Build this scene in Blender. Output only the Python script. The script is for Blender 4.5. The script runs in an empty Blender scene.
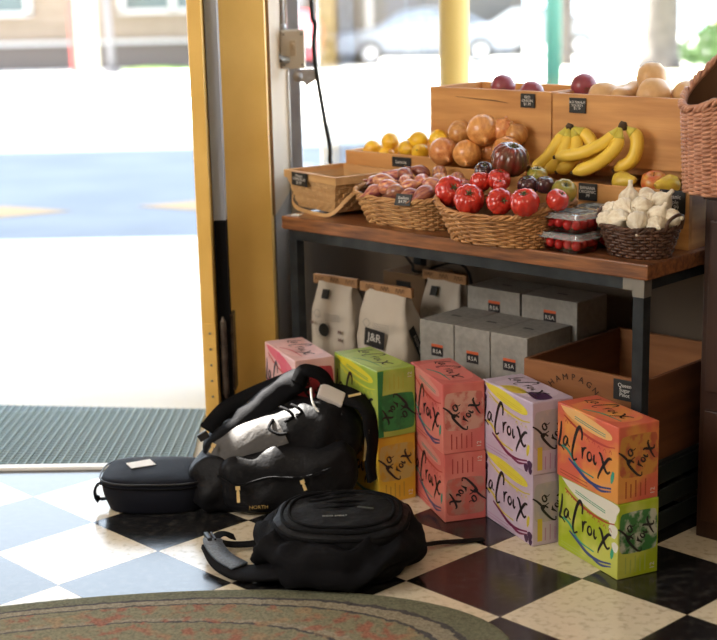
import bpy, bmesh, math, random
from mathutils import Vector, Matrix, noise, Euler
random.seed(7)
R = math.radians
scene = bpy.context.scene
COL = scene.collection

# ------------------------------------------------------------------ camera
cam_d = bpy.data.cameras.new('camera'); cam = bpy.data.objects.new('camera', cam_d); COL.objects.link(cam)
scene.camera = cam
_p, _r, _y = -0.230043, -0.0237481, -0.028643
_f = Vector((math.sin(_y)*math.cos(_p), math.cos(_y)*math.cos(_p), math.sin(_p)))
_rt = Vector((math.cos(_y), -math.sin(_y), 0)); _u = _rt.cross(_f)
_c, _s = math.cos(_r), math.sin(_r)
_R, _U = _c*_rt + _s*_u, -_s*_rt + _c*_u
cam.matrix_world = Matrix(((_R.x, _U.x, -_f.x, 0), (_R.y, _U.y, -_f.y, 0), (_R.z, _U.z, -_f.z, 1.46415), (0, 0, 0, 1)))
cam_d.sensor_width = 36.0; cam_d.sensor_fit = 'HORIZONTAL'
cam_d.lens = 1488.69/717*36.0
cam_d.clip_start = 0.05; cam_d.clip_end = 500
cam_d.dof.use_dof = True; cam_d.dof.focus_distance = 3.85; cam_d.dof.aperture_fstop = 2.6

# ------------------------------------------------------------------ world, sun, room light, exposure
world = bpy.data.worlds.new('sky'); scene.world = world; world.use_nodes = True
wn = world.node_tree.nodes; bg = wn['Background']
bg.inputs[0].default_value = (0.74, 0.86, 1.0, 1); bg.inputs[1].default_value = 5.5
sun_d = bpy.data.lights.new('sun', 'SUN'); sun = bpy.data.objects.new('sun', sun_d); COL.objects.link(sun)
sun_d.energy = 70.0; sun_d.angle = R(0.6); sun_d.color = (1.0, 0.95, 0.86)
SUN_DIR = Vector((-0.75, 0.66, 1.30)).normalized()      # towards the sun
sun.rotation_euler = (-SUN_DIR).to_track_quat('-Z', 'Y').to_euler()
def area(name, loc, target, sx, sy, power, color):
    d = bpy.data.lights.new(name, 'AREA'); o = bpy.data.objects.new(name, d); COL.objects.link(o)
    d.shape = 'RECTANGLE'; d.size = sx; d.size_y = sy; d.energy = power; d.color = color
    o.location = loc; o.rotation_euler = (Vector(target)-Vector(loc)).to_track_quat('-Z', 'Y').to_euler()
    return o
area('overhead_fill', (0.7, 0.6, 2.8), (0.5, 2.6, 0.2), 1.6, 1.0, 36.0, (1.0, 0.80, 0.58))  # unseen warm fill added overhead to brighten the camera side
area('left_fill', (-2.3, 2.2, 1.7), (0.2, 3.8, 0.3), 1.6, 1.4, 66.0, (1.0, 0.95, 0.88))  # unseen fill added at the left to brighten the post and display
scene.view_settings.view_transform = 'Standard'
scene.view_settings.look = 'None'
scene.view_settings.gamma = 1.0
scene.view_settings.use_curve_mapping = False
scene.view_settings.exposure = 0.0

# ------------------------------------------------------------------ materials
MATS = {}
def mat(name, color=(0.8, 0.8, 0.8), rough=0.6, metal=0.0, color2=None, scale=8.0, bump=0.0, bscale=None,
        stretch=(1, 1, 1), spec=0.5, detail=4.0, contrast=(0.35, 0.65), sheen=0.0, coat=0.0, sss=0.0, vary=0.0):
    if name in MATS: return MATS[name]
    m = bpy.data.materials.new(name); m.use_nodes = True; nt = m.node_tree; N = nt.nodes; L = nt.links
    b = N['Principled BSDF']
    b.inputs['Base Color'].default_value = (*color, 1); b.inputs['Roughness'].default_value = rough
    b.inputs['Metallic'].default_value = metal
    b.inputs['Specular IOR Level'].default_value = spec
    b.inputs['Sheen Weight'].default_value = sheen
    b.inputs['Coat Weight'].default_value = coat
    if sss:
        b.inputs['Subsurface Weight'].default_value = sss; b.inputs['Subsurface Radius'].default_value = (0.01, 0.006, 0.003)
    tc = N.new('ShaderNodeTexCoord'); mp = N.new('ShaderNodeMapping'); mp.inputs['Scale'].default_value = stretch
    L.new(tc.outputs['Object'], mp.inputs['Vector'])
    if color2 is not None:
        no = N.new('ShaderNodeTexNoise'); no.inputs['Scale'].default_value = scale; no.inputs['Detail'].default_value = detail
        L.new(mp.outputs[0], no.inputs['Vector'])
        cr = N.new('ShaderNodeValToRGB'); cr.color_ramp.elements[0].position = contrast[0]; cr.color_ramp.elements[1].position = contrast[1]
        cr.color_ramp.elements[0].color = (*color, 1); cr.color_ramp.elements[1].color = (*color2, 1)
        L.new(no.outputs['Fac'], cr.inputs[0]); L.new(cr.outputs[0], b.inputs['Base Color'])
        if vary:
            oi = N.new('ShaderNodeObjectInfo'); mr = N.new('ShaderNodeMapRange'); mr.inputs[3].default_value = 1-vary; mr.inputs[4].default_value = 1+vary
            L.new(oi.outputs['Random'], mr.inputs[0]); hs = N.new('ShaderNodeHueSaturation'); L.new(mr.outputs[0], hs.inputs['Value'])
            m2 = N.new('ShaderNodeMapRange'); m2.inputs[3].default_value = .5-vary*.05; m2.inputs[4].default_value = .5+vary*.05; fr = N.new('ShaderNodeMath'); fr.operation = 'FRACT'
            ml = N.new('ShaderNodeMath'); ml.operation = 'MULTIPLY'; ml.inputs[1].default_value = 7.31; L.new(oi.outputs['Random'], ml.inputs[0]); L.new(ml.outputs[0], fr.inputs[0]); L.new(fr.outputs[0], m2.inputs[0]); L.new(m2.outputs[0], hs.inputs['Hue'])
            L.new(cr.outputs[0], hs.inputs['Color']); L.new(hs.outputs[0], b.inputs['Base Color'])
    if bump:
        n2 = N.new('ShaderNodeTexNoise'); n2.inputs['Scale'].default_value = bscale or scale*3; n2.inputs['Detail'].default_value = 5
        L.new(mp.outputs[0], n2.inputs['Vector'])
        bp = N.new('ShaderNodeBump'); bp.inputs['Strength'].default_value = bump; bp.inputs['Distance'].default_value = 0.01
        L.new(n2.outputs['Fac'], bp.inputs['Height']); L.new(bp.outputs[0], b.inputs['Normal'])
    MATS[name] = m
    return m

def wood(name, c1, c2, axis=0, rough=0.5, scale=14.0, coat=0.0):
    st = [7, 7, 7]; st[axis] = 0.7
    return mat(name, c1, rough, 0, c2, scale/3, 0.15, scale, tuple(st), contrast=(0.3, 0.7), coat=coat)

def floor_material():
    m = bpy.data.materials.new('checker_vinyl'); m.use_nodes = True; nt = m.node_tree; N = nt.nodes; L = nt.links
    b = N['Principled BSDF']
    geo = N.new('ShaderNodeTexCoord'); mp = N.new('ShaderNodeMapping'); mp.vector_type = 'TEXTURE'
    # tile grid turned 45 degrees, 0.305 m tiles, corner at the measured crossing
    mp.inputs['Location'].default_value = (0.2199, 3.6397, 0); mp.inputs['Rotation'].default_value = (0, 0, R(-45))
    mp.inputs['Scale'].default_value = (0.305, 0.305, 1)
    L.new(geo.outputs['Object'], mp.inputs['Vector'])
    sep = N.new('ShaderNodeSeparateXYZ'); L.new(mp.outputs[0], sep.inputs[0])
    cmb = N.new('ShaderNodeCombineXYZ'); L.new(sep.outputs[0], cmb.inputs[0]); L.new(sep.outputs[1], cmb.inputs[1]); cmb.inputs[2].default_value = 0.5
    ck = N.new('ShaderNodeTexChecker'); ck.inputs['Scale'].default_value = 1.0; L.new(cmb.outputs[0], ck.inputs['Vector'])
    ck.inputs['Color1'].default_value = (1, 1, 1, 1); ck.inputs['Color2'].default_value = (0, 0, 0, 1)
    n1 = N.new('ShaderNodeTexNoise'); n1.inputs['Scale'].default_value = 45; n1.inputs['Detail'].default_value = 6; L.new(geo.outputs['Object'], n1.inputs['Vector'])
    r1 = N.new('ShaderNodeValToRGB'); L.new(n1.outputs['Fac'], r1.inputs[0])
    r1.color_ramp.elements[0].position = .3; r1.color_ramp.elements[0].color = (.46, .39, .28, 1)
    r1.color_ramp.elements[1].position = .5; r1.color_ramp.elements[1].color = (.66, .58, .44, 1)
    r2 = N.new('ShaderNodeValToRGB'); L.new(n1.outputs['Fac'], r2.inputs[0])
    r2.color_ramp.elements[0].position = .5; r2.color_ramp.elements[0].color = (.009, .009, .010, 1)
    r2.color_ramp.elements[1].position = .7; r2.color_ramp.elements[1].color = (.05, .048, .045, 1)
    mx = N.new('ShaderNodeMix'); mx.data_type = 'RGBA'; L.new(ck.outputs['Fac'], mx.inputs[0]); L.new(r1.outputs[0], mx.inputs[6]); L.new(r2.outputs[0], mx.inputs[7])
    # thin dark seams between the tiles
    def seam(sock):
        f = N.new('ShaderNodeMath'); f.operation = 'FRACT'; L.new(sock, f.inputs[0])
        a = N.new('ShaderNodeMath'); a.operation = 'SUBTRACT'; L.new(f.outputs[0], a.inputs[0]); a.inputs[1].default_value = .5
        c = N.new('ShaderNodeMath'); c.operation = 'ABSOLUTE'; L.new(a.outputs[0], c.inputs[0])
        g = N.new('ShaderNodeMath'); g.operation = 'GREATER_THAN'; L.new(c.outputs[0], g.inputs[0]); g.inputs[1].default_value = .4955
        return g.outputs[0]
    mxx = N.new('ShaderNodeMath'); mxx.operation = 'MAXIMUM'; L.new(seam(sep.outputs[0]), mxx.inputs[0]); L.new(seam(sep.outputs[1]), mxx.inputs[1])
    m2 = N.new('ShaderNodeMix'); m2.data_type = 'RGBA'; L.new(mxx.outputs[0], m2.inputs[0]); L.new(mx.outputs[2], m2.inputs[6]); m2.inputs[7].default_value = (.09, .075, .055, 1)
    L.new(m2.outputs[2], b.inputs['Base Color'])
    b.inputs['Roughness'].default_value = 0.20; b.inputs['Specular IOR Level'].default_value = 0.55; b.inputs['IOR'].default_value = 1.5; b.inputs['Coat Weight'].default_value = .16; b.inputs['Coat Roughness'].default_value = .12
    bp = N.new('ShaderNodeBump'); bp.inputs['Strength'].default_value = .06; bp.inputs['Distance'].default_value = .004
    n3 = N.new('ShaderNodeTexNoise'); n3.inputs['Scale'].default_value = 18; L.new(geo.outputs['Object'], n3.inputs['Vector']); L.new(n3.outputs['Fac'], bp.inputs['Height'])
    L.new(bp.outputs[0], b.inputs['Normal'])
    return m

def glass_material(name, tint=(1, 1, 1), refl=1.0):
    m = bpy.data.materials.new(name); m.use_nodes = True; nt = m.node_tree; N = nt.nodes; L = nt.links
    out = N['Material Output']; N.remove(N['Principled BSDF'])
    tr = N.new('ShaderNodeBsdfTransparent'); tr.inputs[0].default_value = (*tint, 1)
    gl = N.new('ShaderNodeBsdfGlossy'); gl.inputs['Roughness'].default_value = .02
    fr = N.new('ShaderNodeFresnel'); fr.inputs[0].default_value = 1.45
    mu = N.new('ShaderNodeMath'); mu.operation = 'MULTIPLY'; mu.inputs[1].default_value = refl; L.new(fr.outputs[0], mu.inputs[0])
    mx = N.new('ShaderNodeMixShader'); L.new(mu.outputs[0], mx.inputs[0]); L.new(tr.outputs[0], mx.inputs[1]); L.new(gl.outputs[0], mx.inputs[2])
    L.new(mx.outputs[0], out.inputs[0])
    return m

M_floor = floor_material()
M_glass = glass_material('window_glass', (.98, .99, .99), .6)
M_clear = glass_material('clear_plastic', (.985, .99, .99), 1.8)
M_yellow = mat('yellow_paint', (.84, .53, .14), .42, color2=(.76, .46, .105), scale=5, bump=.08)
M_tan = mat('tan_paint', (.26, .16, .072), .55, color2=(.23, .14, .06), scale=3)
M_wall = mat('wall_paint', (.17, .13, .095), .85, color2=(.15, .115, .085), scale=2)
M_wallin = mat('wall_interior', (.62, .52, .38), .8)
M_ceil = mat('ceiling_paint', (.7, .66, .6), .9)
M_trim = mat('threshold', (.85, .84, .82), .4)
M_steel = mat('dark_steel', (.017, .022, .028), .42, .5, (.035, .042, .048), 20)
M_weld = mat('bare_steel', (.26, .25, .23), .4, .7)
M_alu = mat('aluminium', (.36, .38, .44), .45, .2, (.28, .30, .36), 12)
M_galv = mat('galvanised', (.62, .62, .64), .4, .4, (.48, .48, .50), 30)
M_black = mat('black_plastic', (.010, .010, .011), .4)
M_gap = mat('door_edge_metal', (.30, .32, .37), .45, .1)
M_gasket = mat('door_gasket', (.006, .006, .007), .8, spec=.1)
M_tabletop = wood('table_wood', (.085, .028, .013), (.30, .115, .040), 0, .36, 34, .25)
M_pine = wood('pine_crate', (.40, .165, .045), (.72, .38, .13), 0, .55, 9)
M_pine_y = wood('pine_crate_end', (.40, .165, .045), (.72, .38, .13), 1, .55, 9)
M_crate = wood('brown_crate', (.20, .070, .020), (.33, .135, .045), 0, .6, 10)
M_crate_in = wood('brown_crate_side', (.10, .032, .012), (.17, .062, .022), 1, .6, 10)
M_darkwood = wood('dark_wood', (.030, .012, .007), (.055, .022, .012), 2, .45, 9)
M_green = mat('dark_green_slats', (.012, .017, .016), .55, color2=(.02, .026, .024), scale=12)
M_chip = wood('chip_basket', (.50, .27, .10), (.62, .37, .16), 0, .6, 14)
def lid_material():
    m = glass_material('clear_lid', (.98, .99, .99), 2.2); nt = m.node_tree; N = nt.nodes; L = nt.links
    out = N['Material Output']; src = out.inputs[0].links[0].from_socket
    d = N.new('ShaderNodeBsdfPrincipled'); d.inputs['Base Color'].default_value = (.75, .8, .84, 1); d.inputs['Roughness'].default_value = .12
    mx = N.new('ShaderNodeMixShader'); mx.inputs[0].default_value = .30; L.new(src, mx.inputs[1]); L.new(d.outputs[0], mx.inputs[2]); L.new(mx.outputs[0], out.inputs[0])
    return m
M_lid = lid_material()
M_wick1 = mat('light_wicker', (.40, .19, .065), .5, color2=(.56, .31, .12), scale=30)
M_wick2 = mat('honey_wicker', (.34, .145, .045), .45, color2=(.50, .25, .09), scale=30)
M_wickd = mat('dark_wicker', (.050, .022, .013), .38, color2=(.11, .05, .03), scale=40)
M_wickt = mat('rose_wicker', (.40, .17, .095), .42, color2=(.58, .29, .18), scale=40)
M_lining = mat('dark_wood_lining', (.12, .055, .022), .8)  # dark wood backing that closes the weave from inside
M_tag = mat('chalkboard', (.012, .013, .014), .55)
M_chalk = mat('chalk', (.62, .60, .56), .9)
M_ink = mat('box_ink', (.012, .010, .014), .5)
M_fabric = mat('black_fabric', (.0065, .0065, .008), .75, bump=.3, bscale=600, spec=.08)
M_shiny = mat('black_nylon', (.0075, .0075, .009), .55, bump=.6, bscale=24, spec=.14)
M_sunpatch = mat('sun_patch_charcoal', (.080, .076, .075), .7, bump=.4, bscale=40, spec=.2)  # paler than the nylon, sun brightness put into the colour
M_navy = mat('navy_fabric', (.009, .010, .016), .65, bump=.3, bscale=500, spec=.12)
M_web = mat('webbing', (.005, .005, .006), .8, spec=.1, bump=.4, bscale=400)
M_greyweb = mat('grey_mesh_webbing', (.17, .20, .25), .55, color2=(.09, .11, .14), scale=160, spec=.5)
M_gold = mat('gold_zip', (.85, .62, .28), .35, .35)
M_silver = mat('silver_logo', (.45, .45, .43), .4, .6)
M_white = mat('white_card', (.85, .84, .82), .7)
M_concrete = mat('concrete', (.60, .59, .56), .9, color2=(.52, .51, .49), scale=1.5)
M_asphalt = mat('asphalt', (.125, .14, .165), .9, color2=(.155, .17, .20), scale=1.2)
M_mat = mat('grey_green_rubber', (.055, .095, .10), .6, color2=(.045, .085, .095), scale=60)
M_matrib = mat('rubber_rib', (.19, .26, .265), .55)
M_grass = mat('grass', (.13, .30, .04), .9, color2=(.30, .42, .12), scale=.8)
M_paint = mat('road_paint', (.30, .19, .09), .8)

# ------------------------------------------------------------------ mesh helpers
class MB:
    def __init__(s): s.bm = bmesh.new(); s.uvsmooth = False
    def box(s, c, d, rot=None, bev=0.0):
        r = bmesh.ops.create_cube(s.bm, size=1.0); vs = r['verts']
        for v in vs: v.co = Vector((v.co.x*d[0], v.co.y*d[1], v.co.z*d[2]))
        if bev:
            es = list({e for v in vs for e in v.link_edges})
            rb = bmesh.ops.bevel(s.bm, geom=es, offset=bev, segments=2, affect='EDGES', profile=.6)
            vs = list({v for f in rb['faces'] for v in f.verts} | {v for v in vs if v.is_valid})
            # collect the whole island
            seen = set(vs); st = list(vs)
            while st:
                v = st.pop()
                for e in v.link_edges:
                    o = e.other_vert(v)
                    if o not in seen: seen.add(o); st.append(o)
            vs = list(seen)
        M = Matrix.Translation(Vector(c)) @ (Euler(rot).to_matrix().to_4x4() if rot else Matrix())
        for v in vs: v.co = M @ v.co
        return s
    def tube(s, pts, r, seg=8, cap=True, flat=None):
        pts = [Vector(p) for p in pts]; n = len(pts)
        rr = r if isinstance(r, (list, tuple)) else [r]*n
        t0 = (pts[1]-pts[0]).normalized(); up = Vector((0, 0, 1)) if abs(t0.z) < .9 else Vector((1, 0, 0))
        nx = t0.cross(up).normalized(); rings = []
        for i, p in enumerate(pts):
            t = (pts[min(i+1, n-1)]-pts[max(i-1, 0)])
            if t.length < 1e-9: t = t0
            t.normalize(); nx = (nx - t*nx.dot(t))
            if nx.length < 1e-6: nx = t.orthogonal()
            nx.normalize(); ny = t.cross(nx)
            fl = flat or 1.0
            rings.append([s.bm.verts.new(p + nx*math.cos(2*math.pi*k/seg)*rr[i] + ny*math.sin(2*math.pi*k/seg)*rr[i]*fl) for k in range(seg)])
        for a, b in zip(rings, rings[1:]):
            for k in range(seg): s.bm.faces.new((a[k], a[(k+1) % seg], b[(k+1) % seg], b[k]))
        if cap: s.bm.faces.new(rings[0][::-1]); s.bm.faces.new(rings[-1])
        return s
    def ring(s, pts, r, seg=5, flat=1.0, tilt=None):
        """closed tube"""
        n = len(pts); P = [Vector(p) for p in pts]; rings = []
        for i, p in enumerate(P):
            t = (P[(i+1) % n]-P[i-1]).normalized(); nx = t.cross(Vector((0, 0, 1)))
            nx = nx.normalized() if nx.length > 1e-5 else Vector((1, 0, 0)); ny = t.cross(nx)
            rings.append([s.bm.verts.new(p + nx*math.cos(2*math.pi*k/seg)*r + ny*math.sin(2*math.pi*k/seg)*r*flat) for k in range(seg)])
        for i in range(n):
            a, b = rings[i], rings[(i+1) % n]
            for k in range(seg): s.bm.faces.new((a[k], a[(k+1) % seg], b[(k+1) % seg], b[k]))
        return s
    def band(s, pts, w, t, up=Vector((0, 0, 1)), ws=None):
        """flat strap: rectangle w x t swept along pts, width held across `up`-ish normal"""
        P = [Vector(p) for p in pts]; n = len(P); rings = []
        for i, p in enumerate(P):
            tg = (P[min(i+1, n-1)]-P[max(i-1, 0)]).normalized()
            u = up[i] if isinstance(up, list) else up
            sd = tg.cross(Vector(u))
            if sd.length < 1e-4: sd = tg.orthogonal()
            sd.normalize(); nn = sd.cross(tg).normalized(); ww = (ws[i] if ws else w)/2
            rings.append([s.bm.verts.new(p + sd*a*ww + nn*b*t/2) for a, b in ((-1, -1), (1, -1), (1, 1), (-1, 1))])
        for a, b in zip(rings, rings[1:]):
            for k in range(4): s.bm.faces.new((a[k], a[(k+1) % 4], b[(k+1) % 4], b[k]))
        s.bm.faces.new(rings[0][::-1]); s.bm.faces.new(rings[-1])
        return s
    def grid(s, fn, nu, nv, closeu=False, capv=False):
        V = [[s.bm.verts.new(fn(i/(nu if closeu else nu-1), j/(nv-1))) for i in range(nu)] for j in range(nv)]
        for j in range(nv-1):
            for i in range(nu if closeu else nu-1):
                k = (i+1) % nu
                s.bm.faces.new((V[j][i], V[j][k], V[j+1][k], V[j+1][i]))
        if capv: s.bm.faces.new(V[0][::-1]); s.bm.faces.new(V[-1])
        return s
    def poly(s, pts, th=0.0):
        """flat polygon in its own plane, extruded by th along its normal"""
        vs = [s.bm.verts.new(p) for p in pts]; f = s.bm.faces.new(vs)
        if th:
            f.normal_update(); nn = f.normal.copy()
            r = bmesh.ops.extrude_face_region(s.bm, geom=[f])
            for v in r['geom']:
                if isinstance(v, bmesh.types.BMVert): v.co += nn*th
        return s
    def lathe(s, prof, seg=20, mod=None, M=None):
        """prof: list of (r, z); mod(theta, r, z)->(r, z)"""
        rings = []
        for (r, z) in prof:
            ring = []
            for k in range(seg):
                a = 2*math.pi*k/seg; rr, zz = mod(a, r, z) if mod else (r, z)
                v = Vector((rr*math.cos(a), rr*math.sin(a), zz))
                ring.append(s.bm.verts.new(M @ v if M else v))
            rings.append(ring)
        for a, b in zip(rings, rings[1:]):
            for k in range(seg): s.bm.faces.new((a[k], a[(k+1) % seg], b[(k+1) % seg], b[k]))
        s.bm.faces.new(rings[0][::-1]); s.bm.faces.new(rings[-1])
        return s
    def build(s, name, m, parent=None, smooth=False, kind=None):
        bmesh.ops.recalc_face_normals(s.bm, faces=s.bm.faces)
        me = bpy.data.meshes.new(name); s.bm.to_mesh(me); s.bm.free()
        me.materials.append(m)
        if smooth:
            me.polygons.foreach_set('use_smooth', [True]*len(me.polygons))
        o = bpy.data.objects.new(name, me); COL.objects.link(o)
        if parent is not None: o.parent = parent
        if kind: o['kind'] = kind
        return o

def tag(o, label, cat, group=None, kind=None):
    o['label'] = label; o['category'] = cat
    if group: o['group'] = group
    if kind: o['kind'] = kind
    return o
def thing(name, label, cat, loc=(0, 0, 0), rz=0.0, group=None):
    o = bpy.data.objects.new(name, None); COL.objects.link(o); o.empty_display_size = .05
    o.location = loc; o.rotation_euler = (0, 0, rz)
    return tag(o, label, cat, group)
def children(o): return [c for c in COL.objects if c.parent == o]
def copy_tree(o, parent=None):
    c = o.copy(); COL.objects.link(c); c.parent = parent
    for ch in children(o): copy_tree(ch, c)
    return c
def struct(name, mb, m, smooth=False): return mb.build(name, m, None, smooth, 'structure')

def catmull(pts, n=6):
    P = [Vector(p) for p in pts]
    if len(P) < 3: return P
    Q = [P[0]*2-P[1]] + P + [P[-1]*2-P[-2]]; out = []
    for i in range(1, len(Q)-2):
        for k in range(n):
            t = k/n; a, b, c, d = Q[i-1], Q[i], Q[i+1], Q[i+2]
            out.append(.5*((2*b)+(c-a)*t+(2*a-5*b+4*c-d)*t*t+(3*b-a-3*c+d)*t**3))
    out.append(P[-1]); return out

def text(name, s, size, m, parent, M, th=0.0006, align='CENTER', spacing=1.0, line=1.0):
    cu = bpy.data.curves.new('text', 'FONT'); cu.body = s; cu.size = size; cu.align_x = align; cu.align_y = 'CENTER'
    cu.extrude = th/2; cu.space_character = spacing; cu.space_line = line; cu.resolution_u = 3
    tmp = bpy.data.objects.new('text', cu); COL.objects.link(tmp)
    dg = bpy.context.evaluated_depsgraph_get(); me = bpy.data.meshes.new_from_object(tmp.evaluated_get(dg))
    bpy.data.objects.remove(tmp); bpy.data.curves.remove(cu)
    me.name = name; me.materials.clear(); me.materials.append(m)
    me.transform(M)
    o = bpy.data.objects.new(name, me); COL.objects.link(o); o.parent = parent
    return o
def face_frame(origin, xdir, ydir):
    x = Vector(xdir).normalized(); y = Vector(ydir).normalized(); z = x.cross(y)
    return Matrix(((x.x, y.x, z.x, origin[0]), (x.y, y.y, z.y, origin[1]), (x.z, y.z, z.z, origin[2]), (0, 0, 0, 1)))
def ribbon(mb, F, pts, w, lift=.0008, taper=True, n=5):
    """brush stroke lying on a face: F is the face matrix, pts 2D in metres"""
    P = catmull([(p[0], p[1], 0) for p in pts], n); N = len(P); L = []; Rr = []
    for i, p in enumerate(P):
        t = (P[min(i+1, N-1)]-P[max(i-1, 0)]); t = t.normalized() if t.length > 0 else Vector((1, 0, 0))
        sd = Vector((-t.y, t.x, 0)); k = i/(N-1)
        ww = w*(.55+.6*math.sin(math.pi*min(1, k*1.1+.05))) if taper else w
        L.append(mb.bm.verts.new(F @ (p+sd*ww/2+Vector((0, 0, lift))))); Rr.append(mb.bm.verts.new(F @ (p-sd*ww/2+Vector((0, 0, lift)))))
    for i in range(N-1): mb.bm.faces.new((L[i], Rr[i], Rr[i+1], L[i+1]))
def patch(mb, F, pts, lift=.0004, n=5, smooth=True):
    P = catmull([(p[0], p[1], 0) for p in list(pts)+[pts[0]]], n)[:-1] if smooth else [Vector((p[0], p[1], 0)) for p in pts]
    f = mb.bm.faces.new([mb.bm.verts.new(F @ (p+Vector((0, 0, lift)))) for p in P])
    return f

# table frame: s runs along the table's front edge, n towards the window, origin at its left front corner
TH = R(-42.2); TX = Vector((math.cos(TH), math.sin(TH), 0)); TN = Vector((-math.sin(TH), math.cos(TH), 0)); TA = Vector((-.334, 4.422, 0))
def T(s, n, z): return TA + TX*s + TN*n + Vector((0, 0, z))
WN = .66        # window plane

# ================================================================== STRUCTURE
fb = MB()
f_pts = [(-2.6, -2.2, 0), (2.7, -2.2, 0), (2.7, 2.75, 0), tuple(T(-.66, WN+.1, 0)), (-.42, 4.50, 0), (-.66, 4.335, 0), (-2.6, 4.335, 0)]
fb.poly(f_pts, 0.0)
struct('floor', fb, M_floor)
# threshold strip
struct('trim_1', MB().box((-1.63, 4.322, .004), (1.94, .035, .012), bev=.003), M_trim)
# knee wall below the window and the wall above it
def wall_seg(name, s0, s1, z0, z1, m, n0=WN, th=.14):
    c = T((s0+s1)/2, n0+th/2, (z0+z1)/2)
    mb = MB().box(tuple(c), (s1-s0, th, z1-z0), (0, 0, TH)); return struct(name, mb, m)
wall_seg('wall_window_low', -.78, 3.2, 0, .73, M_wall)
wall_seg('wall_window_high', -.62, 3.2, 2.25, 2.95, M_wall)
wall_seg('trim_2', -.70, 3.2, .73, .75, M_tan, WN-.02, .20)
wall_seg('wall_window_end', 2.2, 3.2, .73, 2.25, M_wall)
for i, s in enumerate((.0, .42, .84, 1.26, 1.68)):    # faint panel joints in the knee wall
    pass
win = struct('window_1', MB().box(tuple(T(.8, WN+.07, 1.5)), (2.76, .006, 1.5), (0, 0, TH)), M_glass)
wf = MB()
for z in (.765, 2.235): wf.box(tuple(T(.8, WN+.07, z)), (2.8, .05, .03), (0, 0, TH))
wf.box(tuple(T(2.18, WN+.07, 1.5)), (.04, .05, 1.5), (0, 0, TH))
o = wf.build('window_frame', M_alu, win)
o = MB().box((-.352, 5.25, 1.5), (.038, .05, 1.5)).build('window_frame', M_alu, win); o['label'] = 'grey metal upright at the left edge of the pane'

# corner post: yellow front, tan return towards the window
pm = MB()
pz = 2.95
prof = [(-.528, 4.53), (-.397, 4.60), (-.385, 5.30), (-.56, 5.40), (-.56, 4.56)]
pm.poly([(x, y, 0) for x, y in prof], 0)
r = bmesh.ops.extrude_face_region(pm.bm, geom=pm.bm.faces[:])
for v in r['geom']:
    if isinstance(v, bmesh.types.BMVert): v.co.z = pz
post = struct('wall_corner', pm, M_yellow)
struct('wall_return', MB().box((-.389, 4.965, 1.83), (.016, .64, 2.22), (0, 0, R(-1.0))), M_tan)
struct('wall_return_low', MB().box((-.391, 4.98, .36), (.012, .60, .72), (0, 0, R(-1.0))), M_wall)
# door opening: header and left wall
struct('wall_door_high', MB().box((-1.6, 4.48, 2.55), (2.05, .16, .8)), M_yellow)
struct('wall_door_left', MB().box((-2.15, 4.48, 1.1), (.95, .16, 2.2)), M_yellow)
# door leaf opened outwards, seen end-on
dl = struct('door_1', MB().box((-.584, 4.86, 1.08), (.042, .92, 2.1), bev=.004), M_yellow)
MB().box((-.541, 4.47, 1.46), (.036, .05, 1.44)).build('door_frame', M_gap, dl)
MB().box((-.541, 4.47, .37), (.036, .05, .73)).build('door_gasket', M_gasket, dl)
hg = MB()
hg.tube([(-.542, 4.425, .20), (-.542, 4.425, .43)], .010, 10)
hg.tube([(-.542, 4.425, .43), (-.542, 4.425, .445)], [.0075, .003], 10)
hg.tube([(-.542, 4.425, .185), (-.542, 4.425, .20)], [.003, .0075], 10)
for z in (.28, .35): hg.tube([(-.542, 4.425, z), (-.542, 4.425, z+.004)], .0112, 10)
hg.box((-.524, 4.50, .32), (.016, .07, .24))
hg.build('hinge', mat('worn_hinge', (.16, .13, .10), .45, .6, (.08, .06, .05), 30), dl)
hp = MB().box((-.580, 4.399, .30), (.034, .003, .26), bev=.001).build('hinge_plate', M_yellow, dl)
for z in (.20, .25, .30, .35, .40): MB().tube([(-.580, 4.398, z), (-.580, 4.394, z)], .0035, 8).build('screw', M_weld, hp)

# room behind and beside the camera
struct('wall_left', MB().box((-2.66, 1.1, 1.5), (.12, 6.8, 3.0)), M_wallin)
struct('wall_right', MB().box((2.76, .35, 1.5), (.12, 5.2, 3.0)), M_wallin)
struct('wall_back', MB().box((0, -2.26, 1.5), (5.4, .12, 3.0)), M_wallin)
cm = MB(); cm.poly([(-2.7, -2.3, 2.93), (2.8, -2.3, 2.93), (2.8, 3.1, 2.93), tuple(T(-.66, WN+.1, 2.93)), (-.6, 4.56, 2.93), (-2.7, 4.56, 2.93)], .1)
struct('ceiling', cm, M_ceil)

# ================================================================== OUTSIDE
g = MB()
def gz(y): return -.012 - .03*max(0, y-8)
def gstrip(y0, y1, m, name, x0=-60, x1=60, dz=0.0):
    mb = MB(); n = 6
    mb.grid(lambda u, v: Vector((x0+(x1-x0)*u, y0+(y1-y0)*v, gz(y0+(y1-y0)*v)+dz)), 4, n)
    return struct(name, mb, m)
gstrip(4.30, 8.6, M_concrete, 'floor_sidewalk')
gstrip(8.6, 14.8, M_asphalt, 'floor_road')
gstrip(14.8, 90, M_concrete, 'floor_lot', dz=-.004)
for i, (x, y) in enumerate(((-2.75, 9.9), (-1.25, 10.1))):
    tag(MB().poly([(x-.55, y, gz(y)+.004), (x, y-.35, gz(y-.35)+.004), (x+.55, y, gz(y)+.004), (x, y+.35, gz(y+.35)+.004)]).build('road_marking', M_paint),
        ('pale orange diamond painted on the road at the left edge', 'pale orange diamond painted on the road beside the yellow post')[i], 'road marking', kind='structure')
tag(MB().grid(lambda u, v: Vector((-7.2+3.4*u, 38.6+2.4*v, gz(38.6+2.4*v)+.03+.03*math.sin(9*u))), 8, 4).build('lawn', M_grass), 'strip of bright green lawn before the beige building', 'lawn', kind='stuff')
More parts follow.
